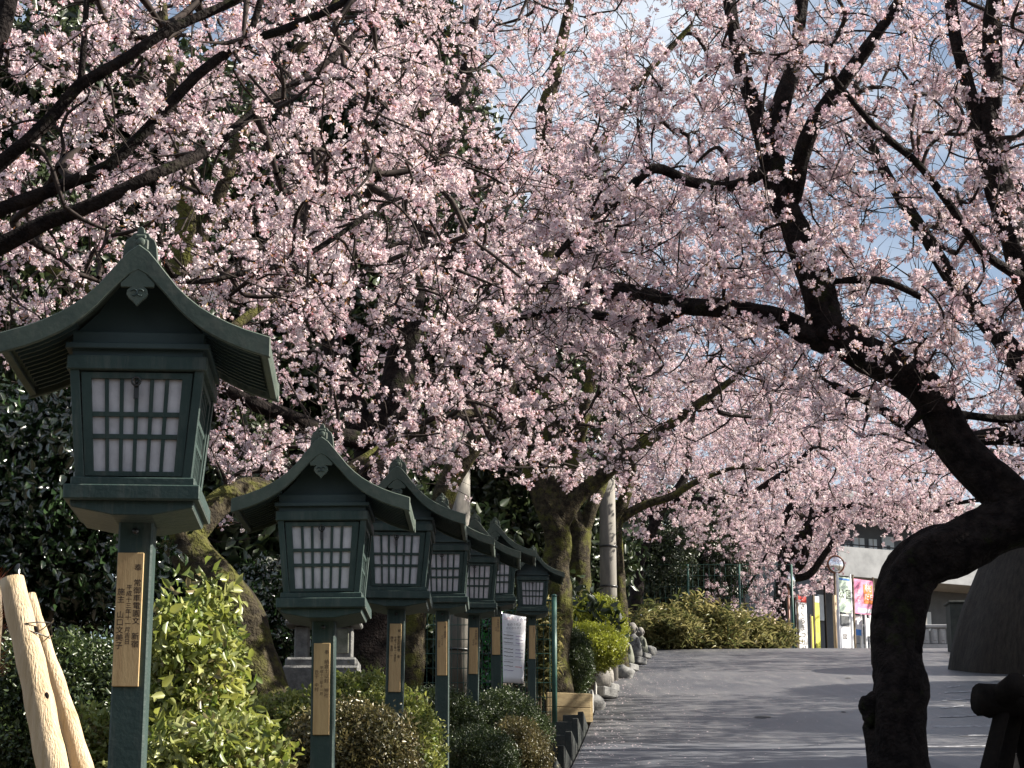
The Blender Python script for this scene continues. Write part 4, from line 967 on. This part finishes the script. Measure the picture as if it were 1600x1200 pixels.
p = npt(.27,.935,.02); text_on(sh, 'このて', .040, p, M['red']); p = npt(.74,.935,.02); text_on(sh, 'ーゑ会員', .040, p, M['purple'])
text_on(sh, 'ものうたよ', .034, npt(.52,.855,.02), M['ink']); text_on(sh, 'ひとひらさく', .030, npt(.5,.80,.02), M['ink'])

# ------------------------------------------------------------------ stone things behind the second lantern
c = W(505, 1045, 17.0)
root = thing('stone_monument', 'grey stone monument base with carved upright slabs behind the second lantern', 'monument', (c.x, c.y, bank(17)))
o = MB(); z0 = c.z - bank(17); s = mpp(505,1045,17.0)
o.box((0,0,z0/2-.2),(120*s,.5,z0+.4)); o.box((0,0,z0+.02),(112*s,.42,.10)); o.obj('plinth', M['stone'], root, None, .02)
b = MB(); b.box((-34*s,0,z0+.07+26*s),(22*s,.14,52*s)); b.obj('upright', M['stone'], root, None, .012)
b = MB(); b.box((31*s,0,z0+.07+26*s),(30*s,.14,52*s)); b.obj('upright', M['stone'], root, None, .012)
b = MB(); b.box((31*s,-.075,z0+.07+28*s),(18*s,.012,38*s)); b.obj('inscription_panel', M['stone_dark'], root, None, .004)
b = MB(); b.box((0,0,z0+.07+56*s),(118*s,.3,8*s)); b.obj('lintel', M['stone'], root, None, .01)
c = W(418, 930, 20)
root = thing('stone_drum', 'rounded mossy stone seen beside the second lantern roof', 'stone', (c.x, c.y, bank(20)))
b = MB(); h = W(418,870,20).z - bank(20); b.lathe([(.20,-.1),(.30,.2),(.33,h*.5),(.30,h*.8),(.18,h*.97),(.02,h)], (0,0,0), 18); b.obj('body', M['stone_dark'], root)
# tan sided building
c = W(395, 905, 33)
root = thing('tan_building', 'small tan building with horizontal board siding behind the second lantern', 'building', (c.x, c.y, bank(33)))
zt = W(395,845,33).z - bank(33); nb = 13; 
b = MB(); b.box((0,1.6,zt/2),(2.6,3.0,zt)); b.obj('wall', M['siding'], root)
bd = MB(); bd.box((0,0,0),(2.6,.03,.115)); bme = bd.mesh('siding_board',[M['siding']])
for k in range(int(zt/.13)):
    q = link('siding_board', bme, root, (0,.08,zt-.07-k*.13)); q.rotation_euler = (.09,0,0)
b = MB(); b.prism([(-1.6,zt),(1.6,zt),(0,zt+.9)], -.2, 3.4); b.obj('roof', M['wall_dark'], root)

# ------------------------------------------------------------------ concrete poles
def pole(label, px, ybase, Y, r0, ytop, dark=False):
    c = W(px, ybase, Y); z0 = bank(Y); root = thing('utility_pole', label, 'pole', (c.x, c.y, z0), 0, 'utility poles'); zt = W(px, ytop, Y).z - z0
    b = MB(); b.tube([(0,0,-.3),(0,0,zt*.5),(.0,0,zt)], [r0, r0*.93, r0*.86], 20); b.obj('shaft', M['pole'], root)
    for k in range(3):
        b = MB(); z = zt*(.2+.17*k); b.tube([(0,0,z),(0,0,z+.035)], r0+.006, 20); b.obj('band', M['metal_dark'], root)
pole('pale concrete utility pole standing between the two farther mossy cherry trees', 951, 960, 41, .175, 690)
pole('thick concrete utility pole half lit above the fourth lantern roof', 714, 900, 31, .21, 640)

# ------------------------------------------------------------------ stepped boards along the kerb, planter and stone figures
kd = [(14.5,2.0),(16.6,2.0),(18.7,2.0),(20.8,2.0),(22.9,2.0),(25.0,2.0),(27.1,2.0),(31.9,1.9),(33.9,1.9),(36.0,1.9),(38.1,2.0),(40.3,2.0),(42.4,2.0)]
kroot = None
for i, (Y, ln) in enumerate(kd):
    x = kerb_x(Y + ln/2) - .06; top = G(Y+ln*.65) + .12 + (i%3)*.02; bot = G(Y) - .1
    b = MB(); b.box((0,0,(top+bot)/2 - G(Y)), (.075, ln, top-bot)); 
    if kroot is None: kroot = thing('kerb_wall', 'stepped dark retaining boards along the left edge of the road', 'retaining wall', (0,0,0))
    q = b.obj('board', M['board_dark'] if i < 7 else M['concrete'], kroot, (x, Y+ln/2, G(Y)), .008); q.rotation_euler = (0,0,-.0636)
    b = MB(); b.box((-.15,0,0),(.22,.06,top-bot-.04)); q = b.obj('end_board', M['board_dark'], kroot, (x-.03, Y+.04, (top+bot)/2-.02), .006)
pc = ground_hit(938, 1112); PY = 30.0
root = thing('planter_box', 'sunlit pale wooden planter end wall beside the road, below the shaded shrub', 'planter', (kerb_x(PY)-.3, PY, G(PY)))
root.rotation_euler = (0,0,.32)
for k in range(2):
    b = MB(); b.box((-.02,0,.10+k*.205),(.66,.05,.20)); b.obj('plank', M['box_wood'], root, None, .006)
b = MB(); b.box((.32,.5,.19),(.05,1.0,.42)); b.obj('side_plank', M['box_wood'], root, None, .006)

def figure(label, px, ybase, ytop, Y, mbody, mhead, seed, lean=0):
    c = W(px, ybase, Y); z0 = G(Y) + .05; root = thing('stone_figure', label, 'statue', (c.x, c.y, z0), -.5, 'small stone figures along the kerb'); h = W(px, ytop, Y).z - z0
    b = MB(); b.box((0,0,h*.07),(h*.55,h*.5,h*.16)); b.obj('pedestal', M['stone'], root, None, .02)
    b = MB(); b.lathe([(h*.20,h*.14),(h*.25,h*.2),(h*.24,h*.35),(h*.20,h*.52),(h*.17,h*.62),(h*.10,h*.69),(h*.07,h*.73)], (0,0,0), 16, 0, 1, .8)
    blob((-h*.17,-h*.06,h*.45),(h*.06,h*.06,h*.16), seed, 0, b); blob((h*.17,-h*.06,h*.45),(h*.06,h*.06,h*.16), seed+1, 0, b); blob((0,-h*.17,h*.42),(h*.12,h*.05,h*.05), seed+2, 0, b)
    b.obj('body', mbody, root)
    b = blob((lean*h,0,h*.84),(h*.125,h*.13,h*.155), seed+3, 0, None, .08); blob((lean*h,-h*.13,h*.83),(h*.025,h*.03,h*.035), seed+4, 0, b); blob((lean*h-h*.125,0,h*.83),(h*.025,h*.03,h*.05), 2, 0, b); blob((lean*h+h*.125,0,h*.83),(h*.025,h*.03,h*.05), 2, 0, b)
    b.obj('head', mhead, root)
figure('largest pale stone figure with brownish head, beside the shaded clipped shrub', 931, 1058, 992, 34.8, M['stone_pale'], M['stone'], 1)
figure('small pale stone figure behind the largest one', 941, 1050, 1003, 36.6, M['stone_pale'], M['stone_dark'], 2)
figure('dark squat stone figure just past the golden shrub', 976, 1032, 984, 44.0, M['stone_dark'], M['stone'], 3)
figure('pale tall stone figure third from the crest of the road', 988, 1026, 972, 47.0, M['stone'], M['stone_pale'], 4)
figure('far stone figure nearest the bamboo grass bank', 1001, 1021, 980, 50.0, M['stone_dark'], M['stone_pale'], 5)
for k, (px, py, Y, r0, lab) in enumerate([(972,1030,42,.22,'square-cut kerb stone below the golden shrub'),(925,1075,32.6,.20,'rounded grey boulder at the road edge beside the planter'),(1012,1017,53,.22,'small boulder at the crest end of the kerb')]):
    c = W(px, py, Y); b = blob((0,0,r0*.3),(r0,r0*1.2,r0*.9), 20+k, 0, None, .35); tag(b.obj('boulder', M['stone'], None, (c.x, c.y, G(Y))), lab, 'boulder', 'kerb stones')

# ------------------------------------------------------------------ right side: raised bed, log trestle, mound
c = W(1560, 1195, 11.0)
v = []; f = []; nx, ny = 26, 22
for j in range(ny+1):
    for i in range(nx+1):
        x = 2.15 + i/nx*5; Y = 8.2 + j/ny*5.6; e = min(i/6, (nx-i)/4, j/4, (ny-j)/4, 1); e = e*e*(3-2*e)
        v.append((x, Y, G(Y) - .02 + e*(.93 + .05*noise.noise(Vector((x*1.5,Y*1.5,0))))*(1 - .0*j)))
for j in range(ny):
    for i in range(nx): a_ = j*(nx+1)+i; f.append((a_, a_+1, a_+nx+2, a_+nx+1))
b = MB(); b.add(v, f, 0, True); o = b.obj('raised_ground', M['soil']); o['kind'] = 'structure'
root = thing('log_trestle', 'dark log support trestle at the bottom right corner', 'trestle', W(1570,1260,9.6)); o_ = root.location
def beam(a, b_, Ya, Yb, r, name):
    m = MB(); p, q = W(*a, Ya)-o_, W(*b_, Yb)-o_; m.tube([p, p.lerp(q,.33), p.lerp(q,.66), q], [r*1.02, r*.97, r*1.0, r*.96], 14, 0, True, .06, r*100); m.obj(name, M['log_dark'], root)
beam((1528,1093),(1760,1100),9.5,9.7,.072,'crossbeam'); beam((1575,1075),(1522,1290),9.55,9.4,.036,'leg'); beam((1592,1080),(1548,1300),9.65,9.7,.042,'leg'); beam((1545,1105),(1590,1068),9.6,9.35,.055,'crossbeam'); beam((1590,1110),(1640,1300),9.7,9.9,.06,'leg')
b = MB(); p = W(1583,1078,9.45)-o_; b.tube([p+Vector((-.07,-.02,.02)), p+Vector((0,-.09,-.02)), p+Vector((.08,-.02,-.06))], .006, 6); b.obj('rope', M['log_dark'], root)

# weathered mound-like block
MY = 44
def mound():
    c = W(1570, 1040, MY); root = thing('rock_mound', 'huge dark weathered rock mound with steep streaked side at the right edge', 'rock', (c.x+2.0, c.y+1.2, G(MY)-.3))
    b = MB(); H = W(1570,842,MY).z - G(MY) + .3; v = []; f = []; nr, ns = 26, 44
    for i in range(nr+1):
        t = i/nr; rr_ = 2.75 - .95*t**1.5; 
        for k in range(ns):
            a = k/ns*2*PI; g = 1 + .07*noise.noise(Vector((math.cos(a)*2.2, math.sin(a)*2.2, t*.8))) + .035*noise.noise(Vector((math.cos(a)*9, math.sin(a)*9, t*1.4)))
            v.append((rr_*g*math.cos(a)*1.05, rr_*g*math.sin(a), t*H + .05*noise.noise(Vector((a*3,t*6,1)))))
    for i in range(nr):
        for k in range(ns): k2 = (k+1)%ns; f.append((i*ns+k, i*ns+k2, (i+1)*ns+k2, (i+1)*ns+k))
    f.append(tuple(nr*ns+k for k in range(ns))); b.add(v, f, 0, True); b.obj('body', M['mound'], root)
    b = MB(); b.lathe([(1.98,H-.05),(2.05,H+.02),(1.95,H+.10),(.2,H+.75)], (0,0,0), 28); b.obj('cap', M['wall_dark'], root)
mound()
c = W(1490, 1012, 55); b = MB(); hh = W(1490,945,55).z - G(55); b.box((0,0,hh/2),(.75,.6,hh)); b.box((0,0,hh+.03),(.85,.7,.06))
tag(b.obj('dark_cabinet', M['board_dark'], None, (W(1506,1000,55).x, 55, G(55)), .02), 'tall dark cabinet standing left of the rock mound', 'cabinet')

# ------------------------------------------------------------------ beyond the crest
GZ = G(75)
def at(px, Y): return W(px, 1000, Y).x
def vz(py, Y): return W(800, py, Y).z
# convex mirror
def road_mirror(label, px, py, Y, R, back=False):
    c = W(px, py, Y); root = thing('road_mirror', label, 'road mirror', (c.x, c.y, GZ), .25 if not back else .9, 'round road mirrors'); h = c.z - GZ
    b = MB(); b.tube([(0,.14,0),(0,.14,h+R*.3)], .045, 10); b.obj('pole', M['mirror_rim'] if back else M['stem'], root)
    prof = [(R*t, -(1-t*t)*.10) for t in (0.02,.2,.4,.6,.8,.95)]
    b = MB(); b.lathe(prof, (0,0,0), 28); b.v = [(p[0], p[2], h+p[1]) for p in b.v]; b.obj('mirror_disc', M['mirror'], root)
    b = MB(); b.tube([(R*math.cos(t), 0, h+R*math.sin(t)) for t in np.linspace(0,2*PI,33)], .020, 6); b.obj('rim', M['metal_dark'] if back else M['mirror_rim'], root)
    b = MB(); b.lathe([(R*1.02,.01),(R*.9,.07),(R*.3,.10)], (0,0,0), 24); b.v = [(p[0], p[2], h+p[1]) for p in b.v]; b.obj('back_shell', M['mirror_rim'], root)
    b = MB(); b.add([(-R*.75, -.02, h+R*.55),(R*.75,-.02,h+R*.55),(R*1.02,.1,h+R*.95),(-R*1.02,.1,h+R*.95)],[(0,1,2,3)]); b.add([(-R*1.0,-.30,h+R*.45),(R*1.0,-.30,h+R*.45),(R*.9,.0,h+R*1.05),(-R*.9,.0,h+R*1.05)],[(0,1,2,3)]); b = None
road_mirror('round convex road mirror on a brown pole left of the notice boards', 1306, 882, 72, .31)
road_mirror('second round mirror partly hidden by twigs, left of the other mirror', 1236, 905, 74, .27, True)
# banner posts
def banner(label, px, w, ytop, Y, m, head, txt, tm, lean=0):
    x = at(px, Y); root = thing('banner_sign', label, 'banner', (x, Y, GZ), math.radians(36), 'upright banner signs beyond the crest'); w *= 1.2; zt = vz(ytop, Y) - GZ; z0 = .1
    s = mpp(px, 950, Y); b = MB(); b.box((0,0,(zt+z0)/2),(w*s,.04,zt-z0)); b.obj('panel', m, root, None, .005)
    if head: b = MB(); b.box((0,-.023,zt-.10),(w*s*.94,.006,.20)); b.obj('red_heading', head, root)
    if txt: text_on(root, txt, w*s*.62, (0,-.026,(zt*.62)), tm, True)
    b = MB(); b.box((-w*s*.5-.04,0,zt*.5),(.05,.05,zt+.1)); b.obj('post', M['stem'], root)
banner('white upright banner with red heading and black brush lettering', 1255, 15, 932, 70, M['white'], M['red'], 'さくらまつりが', M['ink'])
banner('narrow white upright banner partly hidden behind the white one', 1246, 8, 929, 71, M['white'], M['red'], 'まつり', M['ink'])
banner('bright yellow narrow upright banner', 1278, 8, 932, 69.5, M['yellow'], M['white'], 'さくら', M['orange'])
banner('faint yellow-green strip sign behind the yellow banner', 1270.5, 4, 963, 71.5, M['yellow'], None, None, None)
def stake(label, px, ytop, Y, w, m='log'):
    b = MB(); h = vz(ytop, Y) - G(Y); b.tube([(0,0,-.2),(0,0,h*.5),(0,0,h)], [w*1.05,w,w*.95], 10); tag(b.obj('wooden_stake', M[m], None, (at(px,Y), Y, G(Y))), label, 'stake', 'wooden posts')
stake('short pale wooden stake at the edge of the bank', 1210.5, 967, 61, .055); stake('tall pale wooden post under the road mirror', 1306, 930, 70.5, .07); stake('dark slim post between yellow banner and mirror pole', 1291, 915, 73, .04, 'log_dark'); stake('dark post beside the white banner', 1243, 922, 70.6, .045, 'log_dark')
# notice boards
def board(label, px, ytop, ybot, w, Y, face, tilt=0):
    x = at(px, Y); s = mpp(px, 950, Y); zt = vz(ytop,Y)-GZ; zb = vz(ybot,Y)-GZ
    root = thing('notice_board', label, 'notice board', (x,Y,GZ), math.radians(36), 'notice boards and posters'); w *= 1.2; b = MB(); b.box((0,0,(zt+zb)/2),(w*s,.04,zt-zb)); b.obj('panel', face, root)
    for sx in (-1,1): b = MB(); b.box((sx*(w*s/2+.03),0.0,zt/2+.05),(.055,.06,zt+.15)); b.obj('post', M['stem'] if ytop < 925 and px > 1340 else M['white'], root)
    return root, zt, zb, w*s
r1, zt, zb, w = board('tall pale green poster board right of the mirror pole', 1322, 902, 957, 21, 68, M['mint']); text_on(r1, '公園', .34, (.02,-.024,(zt+zb)/2), M['ink']); b = MB(); b.box((0,-.022,zt-.07),(w*.9,.006,.06)); b.obj('title_strip', M['blue'], r1)
r2, zt, zb, w = board('pink festival poster with orange lettering block', 1352, 906, 960, 35, 69, M['pink']); 
b = MB(); b.box((w*.22,-.024,zt*.5+zb*.5+.10),(w*.46,.006,(zt-zb)*.55)); b.obj('orange_block', M['orange'], r2); text_on(r2, '桃', .30, (w*.22,-.032,(zt+zb)/2+.30), M['white']); text_on(r2, 'だE', .26, (w*.22,-.032,(zt+zb)/2-.0), M['white']); text_on(r2, 'まつり', .17, (-w*.28,-.028,(zt+zb)/2-.02), M['white'], True)
b = MB(); b.box((w*.05,-.022,zb+.12),(w*.8,.006,.14)); b.obj('white_strip', M['white'], r2)
r3, zt, zb, w = board('white glass-fronted board with paper, below the pale green poster', 1320, 960, 1022, 20, 68.3, M['white']); b = MB(); b.box((0,-.024,zt-.22),(w*.86,.006,.34)); b.obj('glass', M['wall_dark'], r3); text_on(r3, '図', .2, (0,-.026,zb+.55), M['ink'])
r4, zt, zb, w = board('small white and blue paper sign under the pink poster', 1341, 962, 993, 11, 69.4, M['white']); b = MB(); b.box((0,-.022,zb+.10),(w*.96,.006,.2)); b.obj('blue_strip', M['blue'], r4)
r5, zt, zb, w = board('narrow white paper sign partly hidden by the bowed trunk', 1357, 966, 994, 6, 69.4, M['white'])
# balustrade
root = thing('balustrade', 'pale concrete balustrade of rounded blocks beyond the crest', 'balustrade', (at(1460,80), 80, GZ)); bx = at(1440,80)-at(1460,80); s = mpp(1460,990,80); zt = vz(977,80)-GZ
me = None
for k in range(-9,6):
    b = MB(); b.box((0,0,zt-.42),(10*s,.22,.62)); b.box((0,0,zt-.42),(7*s,.28,.42))
    me = me or b.mesh('baluster',[M['concrete_grey']]); link('baluster', me, root, (k*13*s,0,0), .05)
b = MB(); b.box((-2*13*s,0,zt-.05),(15.5*13*s,.34,.12)); b.obj('coping', M['concrete_grey'], root, None, .02)
b = MB(); b.box((-2*13*s,0,(zt-.74)/2),(15.5*13*s,.34,zt-.74)); b.obj('footing', M['concrete_grey'], root)
# low white wall at the left beyond the bank
b = MB(); h = vz(958,82)-GZ; b.box((0,0,h/2),(at(1225,82)-at(1130,82),.2,h)); tag(b.obj('white_wall', M['concrete_grey'], None, (at(1178,82),82,GZ)), 'low white garden wall behind the young pink tree', 'wall')
# green net fence on the bank
root = thing('net_fence', 'tall thin green net fence beyond the bamboo grass', 'fence', (at(1020,63),63,GZ)); zt = vz(882,63)-GZ
for px in (972,1077,1158,1240): x = at(px,63)-at(1020,63); b = MB(); b.tube([(x,0,-.2),(x,0,zt)], .035, 8); b.obj('fence_post', M['fence'], root)
b = MB(); x0 = at(972,63)-at(1020,63); x1 = at(1240,63)-at(1020,63)
for k in range(9): b.tube([(x0,0,zt*k/8),(x1,0,zt*k/8)], .005, 4, 0, False)
for k in range(32): x = x0+(x1-x0)*k/31; b.tube([(x,0,0),(x,0,zt)], .004, 4, 0, False)
b.obj('netting', M['fence'], root, None, 0, 'stuff')
# the grey building
BY = 112; s = mpp(1400,850,BY)
def bx_(px): return at(1430,BY) + (at(px,BY)-at(1430,BY))*1.1
def bz_(py): return vz(py,BY)-GZ
root = thing('apartment_building', 'grey two-storey building with open corridor and white doors beyond the crest', 'building', (bx_(1430),BY,GZ), math.radians(24)); ox = bx_(1430)
x0, x1 = bx_(1285)-ox, bx_(1760)-ox
b = MB(); b.box(((x0+x1)/2,6,bz_(812)/2),(x1-x0,10,bz_(812))); b.obj('wall', M['wall_dark'], root)
b = MB(); b.box(((x0+x1)/2,4.6,bz_(806)+.2),(x1-x0+1.5,14,.55)); b.obj('roof', M['concrete_grey'], root, None, .05)
b = MB(); b.box(((x0+x1)/2,-1.2,(bz_(870)+bz_(915))/2),(x1-x0,.18,bz_(870)-bz_(915))); b.obj('balcony_wall', M['concrete_grey'], root)
b = MB(); b.box(((x0+x1)/2,-.1,bz_(912)),(x1-x0,2.2,.25)); b.obj('balcony_floor', M['concrete'], root)
b = MB(); b.tube([(x0,-1.2,bz_(866)),(x1,-1.2,bz_(866))],.035,6); b.obj('handrail', M['metal_dark'], root)
for (px, w_) in ((1408,18),(1480,18),(1560,18)):
    b = MB(); b.box((bx_(px)-ox,.93,(bz_(836)+bz_(905))/2),(w_*s*1.2,.08,bz_(836)-bz_(905))); d = b.obj('door', M['white_door'], root); b = MB(); b.box((bx_(px)-ox,.87,bz_(853)),(.2,.02,.2)); b.obj('door_sign', M['wall_dark'], d)
for (px, w_, ya_, yb_) in ((1338,8,852,868),(1358,20,842,868),(1382,14,842,868),(1440,10,850,858)):
    b = MB(); b.box((bx_(px)-ox,.93,(bz_(ya_)+bz_(yb_))/2),(w_*s,.10,bz_(ya_)-bz_(yb_))); d = b.obj('window', M['white_door'], root)
    b = MB(); b.box((bx_(px)-ox,.87,(bz_(ya_)+bz_(yb_))/2),(.06,.03,bz_(ya_)-bz_(yb_))); b.obj('sash', M['concrete'], d)
for (px, w_, ya_, yb_) in ((1463,28,950,980),(1440,10,955,980),(1292,12,935,975)):
    b = MB(); b.box((bx_(px)-ox,.93,(bz_(ya_)+bz_(yb_))/2),(w_*s,.10,bz_(ya_)-bz_(yb_))); b.obj('shutter', M['white_door'], root)
for px in (1300,1376,1425,1520): b = MB(); b.box((bx_(px)-ox,-1.0,bz_(915)/2),(.35,.35,bz_(915))); b.obj('column', M['concrete'], root)

# lettering becomes real mesh
dg = bpy.context.evaluated_depsgraph_get(); _done = {}
for o in [o for o in bpy.data.objects if o.type == 'FONT']:
    me = bpy.data.meshes.new_from_object(o.evaluated_get(dg)); par = o.parent
    q = bpy.data.objects.new('lettering', me); q['kind'] = 'stuff'; COL.objects.link(q); q.parent = par; q.location = o.location; q.rotation_euler = o.rotation_euler
    bpy.data.objects.remove(o)
